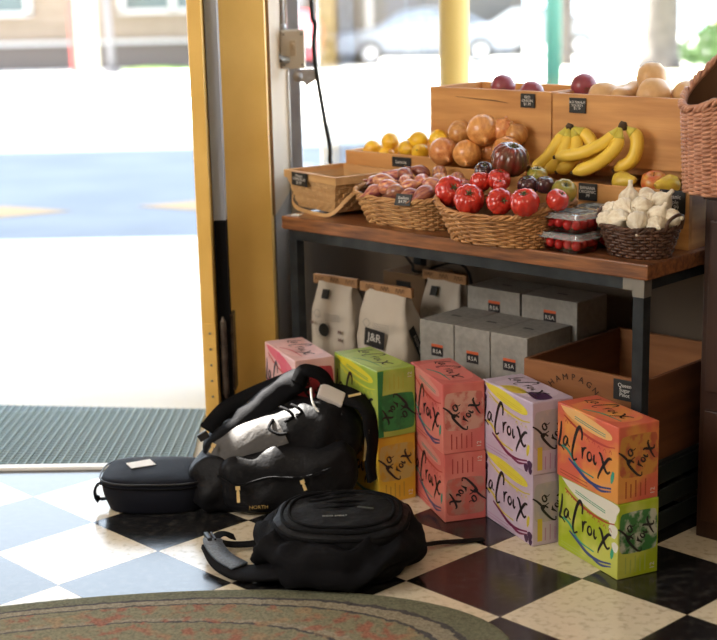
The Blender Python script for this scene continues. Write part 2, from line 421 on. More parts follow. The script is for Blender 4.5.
tag(MB().grid(lambda u, v: Vector((3.2+12*u, 25+6*v, gz(25+6*v)+.03)), 8, 4).build('lawn', mat('pale_lawn', (.45, .46, .22), .9, color2=(.55, .52, .32), scale=.5)), 'pale sunlit lawn behind the squash crate', 'lawn', kind='stuff')

# canopy added out of view to shade the shop, its gap shaped for the sunbeam
can_ = thing('sunblocker', 'board canopy added unseen over the shop corner, with one gap for the sunbeam', 'sunblocker', (0, 5.2, 3.0))
def board(pts):
    m_ = MB(); m_.poly([(x, y-5.2, 0) for x, y in pts], .05); m_.build('board', M_darkwood, can_)
GX0, GX1, GY0, GY1 = -2.10, -1.80, 5.26, 5.41
board([(-4.8, 4.62), (GX0, 4.62), (GX0, 7.5), (-4.8, 7.5)])
board([(GX0, 4.62), (GX1, 4.62), (GX1, GY0), (GX0, GY0)])
board([(GX0, GY1), (GX1, GY1), (GX1, 7.5), (GX0, 7.5)])
board([(GX1, 4.62), (-.60, 4.62), (-.60, 5.45), (-.28, 5.42), (-.28, 7.5), (GX1, 7.5)])
for x, y in ((-4.7, 7.4), (-2.9, 7.4)): MB().tube([(x, y-5.2, -3.0), (x, y-5.2, 0)], .05, 10).build('support_pole', M_alu, can_, True)

# entrance mat
em = MB(); q = [(-1.60, 4.345), (-.652, 4.345), (-.682, 4.95), (-1.62, 5.06)]
em.poly([(x, y, -.011) for x, y in q], .008)
mt = em.build('entrance_mat', M_mat); tag(mt, 'ribbed grey-green rubber entrance mat outside the threshold', 'mat')
rb = MB()
for i in range(34):
    x = -1.585 + i*.0275; y1 = 4.95+(-.682-x)*.115
    rb.box((x, (4.35+y1)/2, -.0015), (.0045, y1-4.36, .005))
for j in range(24):
    y = 4.365+j*.025; rb.box((-1.13, y, -.0025), (.90, .005, .003))
rb.build('rib', M_matrib, mt, kind='stuff')

# street column (yellow) in front of the glass
yc = thing('column', 'round yellow column standing just outside the shop window', 'column', tuple(T(-.128, .94, 0)))
MB().lathe([(.062, -.01), (.062, .1), (.052, .12), (.052, 2.5)], 28).build('shaft', mat('pale_yellow', (.52, .33, .075), .5), yc, True)
# green post
gp = thing('post', 'pale green metal post out on the sidewalk', 'post', (1.26, 12.1, gz(12)))
MB().tube([(0, 0, 0), (0, 0, 2.6)], .068, 14).build('pole', mat('green_paint', (.07, .22, .14), .5), gp, True)
MB().lathe([(.11, 0), (.11, .03), (.07, .05)], 14).build('base', MATS['green_paint'], gp, True)

# building across the street
bd = thing('building', 'beige clapboard house with white trimmed windows across the street', 'building', (-9, 42, gz(42)))
M_beige = mat('beige_siding', (.20, .155, .115), .8, color2=(.18, .14, .10), scale=2)
sd = MB(); sd.box((0, .5, 3.2), (16, 1, 5.0))
for k in range(14): sd.box((0, -.01, .9+.35*k), (16, .03, .012))
sd.build('wall', M_beige, bd)
MB().box((0, .45, .33), (16.1, 1.1, .74)).build('foundation', mat('grey_brown_base', (.11, .09, .078), .9), bd)
MB().box((0, -.1, .74), (16.2, .2, .10)).build('ledge', mat('white_trim', (.36, .35, .34), .6), bd)
for (x0, x1, n) in ((-3.4, -1.15, 2), (1.45, 4.3, 2), (5.2, 6.4, 1)):
    fr = MB(); w = x1-x0; xc = (x0+x1)/2
    z0, z1 = 1.55, 2.9
    for zz in (z0, z1): fr.box((xc, -.06, zz), (w+.16, .14, .12))
    for k in range(n+1): fr.box((x0+w*k/n, -.06, (z0+z1)/2), (.18, .14, z1-z0))
    f = fr.build('window', MATS['white_trim'], bd)
    for k in range(n): MB().box((x0+w*(k+.5)/n, -.03, (z0+z1)/2), (w/n-.12, .03, z1-z0-.1)).build('pane', mat('teal_glass', (.05, .075, .075), .2), f)
b2 = thing('building', 'grey-brown house front far behind the parked white car', 'building', (0.6, 48, gz(48)))
MB().box((0, .5, 2.6), (7, 1, 5.2)).build('wall', mat('grey_house', (.12, .115, .11), .8), b2)
for x in (-2.3, -.4): MB().box((x, -.05, 1.8), (1.0, .1, 1.9)).build('window', mat('dim_glass', (.10, .10, .11), .3), b2)
MB().box((-1.4, -.06, 2.2), (.22, .12, 4.4)).build('trim_board', MATS['white_trim'], b2)
b3 = thing('shed', 'small blurred orange-brown shed with a blue door at the far right', 'building', (8.6, 37, gz(37)))
MB().box((0, .5, 1.2), (1.4, 1, 2.4)).build('wall', mat('orange_brown', (.42, .17, .08), .8), b3)
MB().box((.62, -.05, 1.1), (.5, .08, 2.0)).build('door', mat('blue_paint', (.12, .25, .45), .6), b3)

# red and white sign pylon, lamp pole
py = thing('sign_pylon', 'white street pylon with a red left side in front of the beige house', 'sign', (-7.82, 38, gz(38)))
MB().box((.06, 0, 1.6), (.50, .3, 3.2), bev=.02).build('panel', mat('bright_white', (.5, .46, .38), .5), py)
MB().box((-.26, -.01, 1.6), (.15, .32, 3.2), bev=.02).build('red_side', mat('red_paint', (.62, .06, .05), .5), py)
lp = thing('street_pole', 'thin grey pole beside the white pylon', 'pole', (-6.95, 36.8, gz(36.8)))
MB().tube([(0, 0, 0), (-.1, 0, 4)], .09, 10).build('pole', mat('grey_pole', (.09, .09, .10), .5), lp, True)
MB().tube([(0, 0, 0), (0, 0, .12)], .22, 10).build('base', MATS['grey_pole'], lp)

# cars
def car(label, loc, rz, paint, L=4.7):
    c = thing('car', label, 'car', loc, rz)
    pr = [(-2.3, .35), (-2.32, .65), (-2.2, .82), (-1.25, .95), (-.55, 1.38), (.1, 1.46), (.9, 1.42), (1.65, 1.02), (2.25, .95), (2.34, .6), (2.3, .35)]
    k = L/4.66; mb = MB()
    def ring(y, sh): return [Vector((x*k*sh, y, z if z < .9 else .9+(z-.9)*(1-.0*abs(y)))) for x, z in pr]
    secs = []
    for y, inx, inz in ((-.88, .985, .0), (-.84, 1, 0), (-.62, 1, 1), (.62, 1, 1), (.84, 1, 0), (.88, .985, 0)):
        secs.append([mb.bm.verts.new((x*k*inx, y, z if (z <= .96 or inz) else .96+(z-.96)*.25)) for x, z in pr])
    for a, b in zip(secs, secs[1:]):
        for i in range(len(pr)): j = (i+1) % len(pr); mb.bm.faces.new((a[i], a[j], b[j], b[i]))
    mb.bm.faces.new(secs[0][::-1]); mb.bm.faces.new(secs[-1])
    mb.build('body', paint, c, False)
    for sy in (-1, 1):
        MB().poly([(-1.1*k, sy*.80, .98), (-.5*k, sy*.665, 1.34), (.15*k, sy*.66, 1.41), (.85*k, sy*.665, 1.38), (1.45*k, sy*.80, 1.0)], .012).build('side_window', mat('car_glass', (.03, .035, .04), .1), c)
        for sx in (-1.42*k, 1.42*k):
            w = MB(); w.tube([(sx, sy*.72, .33), (sx, sy*.92, .33)], .33, 20); wo = w.build('wheel', mat('tyre', (.02, .02, .02), .7), c, False)
            MB().tube([(sx, sy*.91, .33), (sx, sy*.935, .33)], .19, 14).build('hubcap', M_galv, wo)
    MB().box((-2.3*k, 0, .62), (.06, 1.3, .16)).build('grille', M_black, c)
    for sy in (-1, 1): MB().box((-2.24*k, sy*.62, .72), (.14, .3, .12), bev=.03).build('headlight', mat('lamp_glass', (.6, .6, .6), .15), c)
    return c
car('silver-white sedan parked across the street, nose to the left', (.75, 41, gz(41)), R(3), mat('white_car', (.20, .22, .26), .3, .1), 4.8)
car('dark red car partly hidden behind the electrical box', (-2.80, 39.2, gz(39.2)), R(90), mat('red_car', (.35, .02, .035), .4), 4.1)
car('pale car right of the yellow column', (4.1, 46, gz(46)), R(0), mat('pale_car', (.22, .24, .26), .3, .1), 4.6)

# trees
def tree(label, x, y, h, rad, trunk_r, leaf, group=None, crown=True, n=900, zc=None, cx=0.0):
    t = thing('tree', label, 'tree', (x, y, gz(y)), 0, group)
    tm = MB(); pts = [(0, 0, 0), (.05, .02, h*.3), (-.04, .05, h*.6), (.0, 0, h)]
    P = catmull(pts, 5); k = len(P)
    tm.tube(P, [trunk_r*(1.35 if i == 0 else 1)*(1-.5*i/k) for i in range(k)], 12)
    for i in range(6):
        a = i*1.05; b = P[int(k*.62)]; tm.tube([b, b+Vector((math.cos(a)*rad*.35, math.sin(a)*rad*.35, rad*.3)), b+Vector((math.cos(a)*rad*.75, math.sin(a)*rad*.75, rad*.55))], [trunk_r*.4, trunk_r*.28, trunk_r*.12], 6)
    tm.build('trunk', mat('bark', (.06, .05, .045), .9, color2=(.10, .085, .075), scale=6, bump=.5), t, True)
    if crown:
        rnd = random.Random(int(x*10)+5); cm_ = MB()
        for _ in range(n):
            v = Vector((rnd.gauss(0, 1), rnd.gauss(0, 1), rnd.gauss(0, 1))).normalized()*rad*(rnd.random()**.35)
            c = Vector((cx, 0, zc or h)) + Vector((v.x, v.y, v.z*.55)); s_ = rad*.075
            e = Euler((rnd.random()*6, rnd.random()*6, rnd.random()*6)).to_matrix()
            cm_.bm.faces.new([cm_.bm.verts.new(c+e @ Vector(p)) for p in ((-s_, 0, 0), (0, -s_*.5, 0), (s_, 0, 0), (0, s_*.5, 0))])
        cm_.build('crown', leaf, t)
    return t
M_leaf = mat('leaf', (.09, .17, .05), .7, color2=(.16, .26, .08), scale=1)
tree('large street tree shading the road, trunk left of the view', -10.8, 18.8, 12.5, 6.4, .34, M_leaf, n=5600, zc=14.0, cx=0.4)
tree('far tree trunk behind the standing squash', 5.65, 32.5, 5.5, 2.0, .42, M_leaf, n=700)
tree('slim tree trunk left of the green post', 4.0, 36, 6.5, 1.9, .20, M_leaf, n=600)
tree('far tree behind the tall wicker basket', 10.5, 40, 4.6, 2.0, .25, M_leaf, n=700)
sh = thing('shrub', 'blurred green shrub near the far lawn at the right', 'shrub', (7.1, 34, gz(34)))
rnd = random.Random(3); sm = MB()
for _ in range(700):
    v = Vector((rnd.gauss(0, 1), rnd.gauss(0, 1), rnd.gauss(0, 1))).normalized()*.8*(rnd.random()**.4); e = Euler((rnd.random()*6, rnd.random()*6, 0)).to_matrix()
    c = Vector((v.x, v.y, abs(v.z)*1.2+.05)); sm.bm.faces.new([sm.bm.verts.new(c+e @ Vector(p)) for p in ((-.1, 0, 0), (0, -.05, 0), (.1, 0, 0), (0, .05, 0))])
sm.build('foliage', M_leaf, sh); MB().tube([(0, 0, 0), (.02, 0, .9)], .04, 6).build('stem', MATS['bark'], sh)

# ================================================================== RUG
rug = MB(); ra, rb_ = 1.12, .52
def rug_fn(scale, z):
    return [(ra*scale*math.cos(2*math.pi*k/96), rb_*scale*math.sin(2*math.pi*k/96), z) for k in range(96)]
prof = [(1.0, .001), (1.003, .005), (.997, .009), (.98, .010), (.5, .010), (.02, .010)]
rings = [[rug.bm.verts.new(((ra+.5*(k_-1))*math.cos(a), (rb_+.5*(k_-1))*math.sin(a), z)) if k_ > .9 else rug.bm.verts.new((ra*k_*math.cos(a), rb_*k_*math.sin(a), z)) for a in [2*math.pi*i/96 for i in range(96)]] for k_, z in prof]
for a, b in zip(rings, rings[1:]):
    for k in range(96): rug.bm.faces.new((a[k], a[(k+1) % 96], b[(k+1) % 96], b[k]))
rug.bm.faces.new(rings[-1]); rug.bm.faces.new(rings[0][::-1])
def rug_material():
    m = bpy.data.materials.new('oval_rug'); m.use_nodes = True; nt = m.node_tree; N = nt.nodes; L = nt.links; b = N['Principled BSDF']
    tc = N.new('ShaderNodeTexCoord'); sp = N.new('ShaderNodeSeparateXYZ'); L.new(tc.outputs['Object'], sp.inputs[0])
    def mth(op, a, b_=None, v=None):
        n = N.new('ShaderNodeMath'); n.operation = op; L.new(a, n.inputs[0])
        if b_ is not None: L.new(b_, n.inputs[1])
        if v is not None: n.inputs[1].default_value = v
        return n.outputs[0]
    ex = mth('DIVIDE', sp.outputs[0], v=ra); ey = mth('DIVIDE', sp.outputs[1], v=rb_)
    rr = mth('SQRT', mth('ADD', mth('MULTIPLY', ex, ex), mth('MULTIPLY', ey, ey)))
    no = N.new('ShaderNodeTexNoise'); no.inputs['Scale'].default_value = 38; no.inputs['Detail'].default_value = 3; L.new(tc.outputs['Object'], no.inputs['Vector'])
    rr2 = mth('ADD', rr, mth('MULTIPLY', mth('SUBTRACT', no.outputs['Fac'], v=.5), v=.035))
    cr = N.new('ShaderNodeValToRGB'); cr.color_ramp.interpolation = 'CONSTANT'; e = cr.color_ramp.elements
    field = (.185, .17, .105, 1); dark = (.05, .045, .05, 1); cream = (.24, .21, .15, 1); olive = (.135, .135, .085, 1)
    stops = [(0, field), (.60, field), (.68, dark), (.695, cream), (.72, field), (.845, dark), (.858, cream), (.90, dark), (.915, olive), (1.0, olive)]
    e[0].position = 0; e[0].color = field; e[1].position = 1; e[1].color = olive
    for p, c in stops[1:-1]:
        x = e.new(p); x.color = c
    L.new(rr2, cr.inputs[0])
    n2 = N.new('ShaderNodeTexNoise'); n2.inputs['Scale'].default_value = 27; n2.inputs['Detail'].default_value = 2; L.new(tc.outputs['Object'], n2.inputs['Vector'])
    r2 = N.new('ShaderNodeValToRGB'); r2.color_ramp.elements[0].position = .50; r2.color_ramp.elements[0].color = (0, 0, 0, 1); r2.color_ramp.elements[1].position = .60; r2.color_ramp.elements[1].color = (.8, .8, .8, 1)
    L.new(n2.outputs['Fac'], r2.inputs[0])
    inner = mth('LESS_THAN', rr, v=.85)
    fl = mth('MULTIPLY', r2.outputs[0], inner)
    n4 = N.new('ShaderNodeTexNoise'); n4.inputs['Scale'].default_value = 9; L.new(tc.outputs['Object'], n4.inputs['Vector'])
    r4 = N.new('ShaderNodeValToRGB'); r4.color_ramp.elements[0].position = .45; r4.color_ramp.elements[0].color = (.27, .085, .05, 1); r4.color_ramp.elements[1].position = .55; r4.color_ramp.elements[1].color = (.26, .17, .09, 1)
    L.new(n4.outputs['Fac'], r4.inputs[0])
    mx = N.new('ShaderNodeMix'); mx.data_type = 'RGBA'; L.new(fl, mx.inputs[0]); L.new(cr.outputs[0], mx.inputs[6]); L.new(r4.outputs[0], mx.inputs[7])
    n3 = N.new('ShaderNodeTexNoise'); n3.inputs['Scale'].default_value = 160; n3.inputs['Detail'].default_value = 3; L.new(tc.outputs['Object'], n3.inputs['Vector'])
    m3 = N.new('ShaderNodeMix'); m3.data_type = 'RGBA'; m3.blend_type = 'MULTIPLY'; m3.inputs[0].default_value = .8; L.new(mx.outputs[2], m3.inputs[6])
    r3 = N.new('ShaderNodeValToRGB'); r3.color_ramp.elements[0].position = .3; r3.color_ramp.elements[0].color = (.45, .45, .42, 1); r3.color_ramp.elements[1].position = .65; r3.color_ramp.elements[1].color = (1.2, 1.2, 1.2, 1)
    L.new(n3.outputs['Fac'], r3.inputs[0]); L.new(r3.outputs[0], m3.inputs[7]); L.new(m3.outputs[2], b.inputs['Base Color'])
    b.inputs['Roughness'].default_value = .95
    bp = N.new('ShaderNodeBump'); bp.inputs['Strength'].default_value = .5; bp.inputs['Distance'].default_value = .004; L.new(n3.outputs['Fac'], bp.inputs['Height']); L.new(bp.outputs[0], b.inputs['Normal'])
    return m
ro = rug.build('oval_rug', rug_material(), None, True); ro.location = (-.847, 2.774, .001); ro.rotation_euler.z = R(16)
tag(ro, 'oval olive rug with faded red and orange floral pattern on the checkered floor', 'rug')

# ================================================================== TABLE
TW, TD, TZ = 1.282, .62, .752
tb = thing('produce_table', 'wooden topped produce table on a dark steel frame before the window', 'table', tuple(T(-.02, 0, 0)), TH)
MB().box((TW/2, TD/2, TZ-.02), (TW+.01, TD, .04), bev=.004).build('tabletop', M_tabletop, tb)
q = .032; fz = TZ-.04
frm = MB()
frm.box((TW/2, .012+q/2, fz-.0155), (TW-.04, q, .031)).box((TW/2, TD-.012-q/2, fz-.0155), (TW-.04, q, .031))
frm.box((.012+q/2, TD/2, fz-.0155), (q, TD-.03, .03)).box((TW-.012-q/2, TD/2, fz-.0155), (q, TD-.03, .03))
frm.build('frame', M_steel, tb)
for (x, y) in ((.012+q/2, .012+q/2), (TW-.012-q/2, .012+q/2), (.012+q/2, TD-.012-q/2), (TW-.012-q/2, TD-.012-q/2)):
    lg = MB().box((x, y, (fz-.03)/2), (q, q, fz-.03), bev=.002).build('leg', M_steel, tb)
wd = MB()
for x in (TW-.012-q/2,):
    wd.box((x, .012+q/2, fz-.024), (q+.002, q+.002, .046)); wd.box((x-.03, .012+q/2, fz-.0155), (.03, q+.002, .0315))
o = wd.build('weld', M_weld, tb); o['label'] = 'bare ground metal at the right front corner joint'

# ================================================================== CRATES ON THE TABLE
def chalk_tag(name, label, s, n, z, w, h, body, size, group=None, rz=TH, tilt=0.0, m_txt=None, loc=None):
    t = thing(name, label, 'price tag', loc or tuple(T(s, n, z)), rz, group)
    bd_ = MB().box((0, 0, 0), (w, .004, h), bev=.0015).build('card', M_tag, t)
    text('lettering', body, size, m_txt or M_chalk, t, face_frame((0, -.0022, 0), (1, 0, 0), (0, 0, 1)), line=.85)
    t.rotation_euler = (tilt, 0, rz)
    return t
def wood_box(name, label, s0, s1, n0, n1, z0, z1, th=.014, m=None, my=None, group=None, floor_z=None, cat='crate'):
    t = thing(name, label, cat, tuple(T(s0, n0, z0)), TH, group); L, D, H = s1-s0, n1-n0, z1-z0; m = m or M_pine; my = my or M_pine_y
    MB().box((L/2, th/2, H/2), (L, th, H), bev=.0015).build('front_panel', m, t)
    MB().box((L/2, D-th/2, H/2), (L, th, H), bev=.0015).build('back_panel', m, t)
    MB().box((th/2, D/2, H/2), (th, D-2*th, H), bev=.0015).build('end_panel', my, t)
    MB().box((L-th/2, D/2, H/2), (th, D-2*th, H), bev=.0015).build('end_panel', my, t)
    fz_ = floor_z if floor_z is not None else th/2
    MB().box((L/2, D/2, fz_), (L-2*th, D-2*th, th)).build('bottom', m, t)
    return t
C_lem = wood_box('wooden_crate', 'low pine crate holding lemons behind the chip basket', .0-.045, .335, .305, .63, TZ, .918, floor_z=.115)
C_on = wood_box('wooden_crate', 'low pine crate under the pile of big yellow onions', .345, .665, .275, .63, TZ, .90, floor_z=.12)
C_ban = wood_box('wooden_crate', 'pine crate holding bananas and pears behind the garlic basket', .67, 1.245, .22, .63, TZ, .90, floor_z=.10)
# upper crates stand on the rear rims of the lower ones
C_u1 = wood_box('wooden_crate', 'upper pine crate with red onions behind the yellow onion pile', .240, .692, .385, .63, .925, 1.12, floor_z=.14)
rs = MB().box(tuple(T(.68, .52, .913)), (.63, .20, .022), (0, 0, TH)).build('riser_board', M_pine); tag(rs, 'pine board under the upper produce crates', 'board')
C_u2 = wood_box('wooden_crate', 'upper pine crate with butternut squash above the bananas',   .696, 1.235, .385, .63, .925, 1.118, floor_z=.14)
rs2 = MB().box(tuple(T(1.13, .52, .913)), (.24, .20, .022), (0, 0, TH)).build('riser_board', M_pine); tag(rs2, 'short pine board under the right end of the squash crate', 'board')
crack = MB(); crack.tube([(.10, -.0004, .17), (.17, -.0004, .166), (.25, -.0004, .163), (.30, -.0004, .158)], [.0005, .0016, .0018, .0005], 6)
o = crack.build('crack', M_lining, C_u1)
chalk_tag('price_tag', 'small chalk price tag for red onions on the left upper crate', .612, .381, 1.093, .05, .040, 'RED\nONION\n$1.99', .0115)
chalk_tag('price_tag', 'small chalk price tag for butternut squash on the right upper crate', .785, .381, 1.087, .055, .042, 'BUTTERNUT\nSQUASH\n$1.79', .010)
chalk_tag('price_tag', 'chalk price tag beside the clamshells reading bananas', .938, .216, .878, .058, .046, 'BANANA\nORGANIC\n.99', .012)
chalk_tag('price_tag', 'chalk price tag reading Organic Apple behind the garlic', 1.198, .216, .874, .075, .060, 'Organic\nApple\n $2.99', .016)
chalk_tag('price_tag', 'dark chalk price tag on the lemon crate', .195, .301, .897, .075, .030, 'Lemons', .014)
chalk_tag('price_tag', 'rounded chalk price tag on the rim of the chip basket', -.012, .068, .855, .082, .040, 'Organic\nTOMATILLO\n$1.99', .0125, rz=TH+R(-11))

# ================================================================== PRODUCE
def copies(proto, spots, group, labels, cat):
    out = []
    for i, (loc, rot, sc_) in enumerate(spots):
        o = proto if i == 0 else copy_tree(proto)
        o.location = loc; o.rotation_euler = rot; o.scale = (sc_, sc_, sc_) if not isinstance(sc_, tuple) else sc_
        lab = labels[i] if isinstance(labels, list) else labels
        tag(o, lab, cat, group); out.append(o)
    return out

M_onion = mat('onion_skin', (.74, .36, .12), .34, color2=(.50, .17, .045), scale=.8, stretch=(5, 5, .7), coat=.4, vary=.18)
M_onion_d = mat('onion_root', (.20, .11, .05), .9)
M_redon = mat('red_onion_skin', (.20, .03, .05), .35, color2=(.30, .06, .08), scale=5, stretch=(9, 9, 1), coat=.2)
def onion(m, name='onion'):
    t = bpy.data.objects.new(name, None); COL.objects.link(t)
    def mod(a, r, z): return r*(1+.012*math.sin(a*9)+.02*math.sin(a*2+1)), z
    pr = [(.004, -.90), (.30, -.88), (.62, -.74), (.87, -.45), (1.0, -.05), (.97, .28), (.80, .60), (.50, .83), (.24, .94), (.13, 1.03), (.10, 1.14), (.14, 1.24), (.03, 1.25)]
    MB().lathe(pr, 26, mod).build('bulb', m, t, True)
    rt = MB()
    for k in range(9):
        a = k*.7; rt.tube([(.08*math.cos(a), .08*math.sin(a), -.86), (.16*math.cos(a), .16*math.sin(a), -.95), (.20*math.cos(a+.3), .2*math.sin(a+.3), -1.0)], .025, 4)
    rt.build('root', M_onion_d, t)
    return t
on = onion(M_onion)
S_on = [((.376, .285, .943), .043), ((.474, .275, .945), .041), ((.391, .345, .992), .038), ((.510, .305, 1.012), .047), ((.600, .300, .955), .045), ((.555, .340, 1.010), .037), ((.600, .345, .998), .034), ((.50, .345, .945), .038)]
copies(on, [(tuple(T(*p)), (R(rx), R(ry), rz), r) for (p, r), (rx, ry, rz) in zip(S_on, [(118, 20, .5), (125, 0, -.1), (60, -60, 1), (122, 10, .2), (80, 80, .4), (30, 10, 0), (10, -25, 0), (90, 0, 2)])],
       'yellow onions piled in the low crate',
       ['big yellow onion at the left front of the pile', 'yellow onion at the centre front with its root end facing out', 'yellow onion at the upper left of the pile', 'largest yellow onion on top of the pile', 'reddish yellow onion at the right front of the pile lying on its side', 'yellow onion behind the top one with dry neck up', 'small yellow onion at the far upper right of the pile', 'yellow onion buried in the middle of the pile'], 'onion')
ron = onion(M_redon, 'red_onion')
copies(ron, [(tuple(T(.43, .50, 1.118)), (-1.4, .3, 0), .037), (tuple(T(.722, .50, 1.130)), (-1.3, -.5, 0), .037), (tuple(T(.575, .45, 1.108)), (-1.5, .6, 0), .036)], 'red onions in the upper crate',
       ['dark red onion above the left end of the upper crate', 'purple onion at the squash crate left corner against the window', 'pink topped red onion just behind the red onion price tag'], 'onion')

M_lem = mat('lemon_skin', (.92, .60, .04), .35, color2=(.80, .44, .025), scale=.8, bump=.15, bscale=30, coat=.3, vary=.12)
lm_ = bpy.data.objects.new('lemon', None); COL.objects.link(lm_)
MB().lathe([(.01, -1.28), (.10, -1.22), (.22, -1.06), (.55, -.86), (.86, -.5), (1, 0), (.88, .48), (.58, .84), (.26, 1.04), (.15, 1.16), (.10, 1.22), (.01, 1.24)], 20).build('skin', M_lem, lm_, True)
MB().tube([(0, 0, -1.24), (0, 0, -1.30)], .09, 8).build('stem_end', mat('stem_green', (.25, .22, .06), .8), lm_)
SL = [(.020, .36, .922), (.096, .36, .948), (.092, .345, .910), (.165, .36, .930), (.205, .37, .958), (.232, .345, .924), (.284, .37, .965), (.055, .41, .920), (.145, .42, .925), (.26, .41, .925)]
copies(lm_, [(tuple(T(*p)), (R(90+random.uniform(-25, 25)), R(random.uniform(-40, 40)), random.uniform(0, 3)), random.uniform(.026, .030)) for p in SL], 'lemons in the low crate',
       ['leftmost lemon in the crate', 'large lemon with a green tip highest on the left of the crate', 'lemon at the front left of the crate behind the price tag', 'lemon in the middle of the crate', 'lemon lying on top in the middle right of the crate', 'lemon at the front right of the crate next to the onions', 'rightmost lemon on top against the upper crate', 'lemon half hidden behind the leftmost one', 'lemon half hidden in the back middle', 'lemon half hidden in the back right'], 'lemon')

# shallots
M_shal = mat('shallot_skin', (.62, .27, .12), .28, color2=(.27, .055, .08), scale=.5, stretch=(6, 6, 1), coat=.5, vary=.35)
sh_ = bpy.data.objects.new('shallot', None); COL.objects.link(sh_)
MB().lathe([(.02, -1.35), (.2, -1.28), (.55, -1.05), (.86, -.6), (1, 0), (.93, .5), (.68, 1.0), (.38, 1.45), (.18, 1.85), (.12, 2.2), (.04, 2.45)], 16, lambda a, r, z: (r*(1+.03*math.sin(a*3)), z)).build('bulb', M_shal, sh_, True)
MB().tube([(0, 0, 2.3), (.12, .05, 2.75)], [.07, .03], 5).build('dry_tip', M_onion, sh_)
SS = [(.262, .11, .862), (.300, .10, .872), (.33, .165, .885), (.352, .215, .888), (.395, .05, .852), (.382, .11, .872), (.436, .12, .878), (.470, .16, .878), (.537, .09, .868), (.508, .05, .858), (.455, .045, .850), (.317, .05, .848), (.50, .20, .880), (.42, .215, .890), (.28, .19, .872), (.56, .15, .870), (.35, .14, .862), (.45, .19, .866), (.355, .06, .862), (.42, .08, .866), (.49, .105, .872), (.24, .15, .856)]
rs_ = random.Random(11)
shal_lab = ['leftmost shallot against the basket rim', 'tan shallot at the upper left of the basket', 'long pink shallot lying on top at the left', 'shallot at the back centre of the basket', 'shallot at the front left centre beneath a brighter one', 'round purplish shallot near the basket centre', 'large glossy shallot with its tip to the right on the top', 'pale pink shallot at the upper right', 'shallot at the right end next to the tomatoes', 'shallot at the right front near the rim', 'long copper shallot at the front behind the price tag', 'orange shallot at the left front rim', 'shallot at the rear right corner', 'shallot at the rear centre', 'shallot at the rear left corner', 'shallot against the right end rim', 'shallot half buried at the left of the centre', 'shallot half buried at the rear right of the centre', 'small shallot between the left front ones', 'shallot half buried at the front centre', 'shallot half buried at the right of the centre', 'shallot pressed to the left end rim']
copies(sh_, [(tuple(T(*p)), (R(90+rs_.uniform(-22, 22)), R(rs_.uniform(-20, 20)), rs_.uniform(0, 6.28)), rs_.uniform(.020, .0255)) for p in SS], 'shallots in the wicker basket', shal_lab, 'shallot')

# tomatoes
def tomato(name, m, lobes=9, depth=.07, squash=.78):
    t = bpy.data.objects.new(name, None); COL.objects.link(t)
    pr = [(.02, -.72), (.30, -.80), (.66, -.70), (.92, -.38), (1.0, 0), (.95, .35), (.76, .66), (.48, .80), (.25, .76), (.12, .64), (.03, .60)]
    def mod(a, r, z):
        k = depth*(.35+.65*abs(z))*min(1, r*2); return r*(1-k*(1-abs(math.sin(a*lobes/2)))**2*2), z*squash/.78
    MB().lathe(pr, lobes*6, mod).build('flesh', m, t, True)
    st = MB()
    for k in range(5):
        a = k*1.257; st.tube([(0, 0, .66), (.14*math.cos(a), .14*math.sin(a), .76), (.30*math.cos(a), .30*math.sin(a), .80)], [.05, .05, .015], 5, flat=.5)
    st.tube([(0, 0, .62), (.02, 0, .92)], [.06, .05], 6)
    st.build('stem', mat('tomato_stem', (.10, .10, .035), .8), t)
    return t
M_tom = mat('red_tomato', (.56, .035, .018), .22, color2=(.45, .02, .014), scale=2, coat=.4)
M_tomd = mat('heirloom_tomato', (.20, .028, .018), .22, color2=(.07, .045, .018), scale=1.3, coat=.4)
M_tomb = mat('black_tomato', (.035, .016, .022), .22, color2=(.08, .02, .02), scale=1.5, coat=.4)
M_tomg = mat('green_tomato', (.20, .21, .03), .25, color2=(.38, .25, .03), scale=1.2, coat=.4)
tr_ = tomato('tomato', M_tom)
copies(tr_, [(tuple(T(.636, .006, .880)), (R(62), R(15), .2), .043), (tuple(T(.740, -.040, .872)), (R(48), 0, 0), .042), (tuple(T(.842, -.040, .876)), (R(75), R(15), .3), .036), (tuple(T(.925, -.042, .880)), (R(28), 0, -.3), .039),
             (tuple(T(.765, .055, .915)), (R(10), R(10), 0), .032), (tuple(T(.715, .04, .908)), (R(-15), 0, 0), .030), (tuple(T(.985, .015, .885)), (R(20), R(30), 0), .030), (tuple(T(.80, .015, .907)), (R(20), 0, 0), .019)],
       'red tomatoes in the wicker basket',
       ['red tomato at the left end with its stem facing out', 'ribbed red tomato second from the left in the front', 'upright orange-red tomato in the middle of the front row', 'glossy red tomato at the front right with white highlights', 'small round red tomato in the second row centre', 'red tomato directly under the large dark heirloom on the left', 'red tomato at the right end half hidden behind the front one', 'tiny red tomato between the middle ones'], 'tomato')
td = tomato('heirloom_tomato', M_tomd, 11, .12)
copies(td, [(tuple(T(.755, .115, .962)), (R(18), R(6), .4), .052)], None, ['large brownish-red ribbed heirloom tomato on top of the pile'], 'tomato')
tk = tomato('black_tomato', M_tomb, 7, .05)
copies(tk, [(tuple(T(.85, .07, .905)), (R(10), R(-10), 0), .029), (tuple(T(.895, .085, .908)), (R(5), R(5), 0), .027), (tuple(T(.655, .13, .922)), (R(30), 0, 0), .028), (tuple(T(.685, .07, .895)), (R(30), 0, 0), .026)], 'dark purple tomatoes in the wicker basket',
       ['dark purple tomato in the second row right of centre', 'dark purple tomato next to the green-yellow one', 'nearly black tomato left of the large heirloom', 'dark tomato behind the ribbed red one'], 'tomato')
tg = tomato('green_tomato', M_tomg, 8, .06)
copies(tg, [(tuple(T(.955, .085, .896)), (R(35), R(10), 0), .034), (tuple(T(.82, .15, .918)), (R(10), 0, 0), .030)], 'green tomatoes in the wicker basket',
       ['green-yellow tomato at the right end by the basket rim', 'bright green tomato behind the large heirloom'], 'tomato')

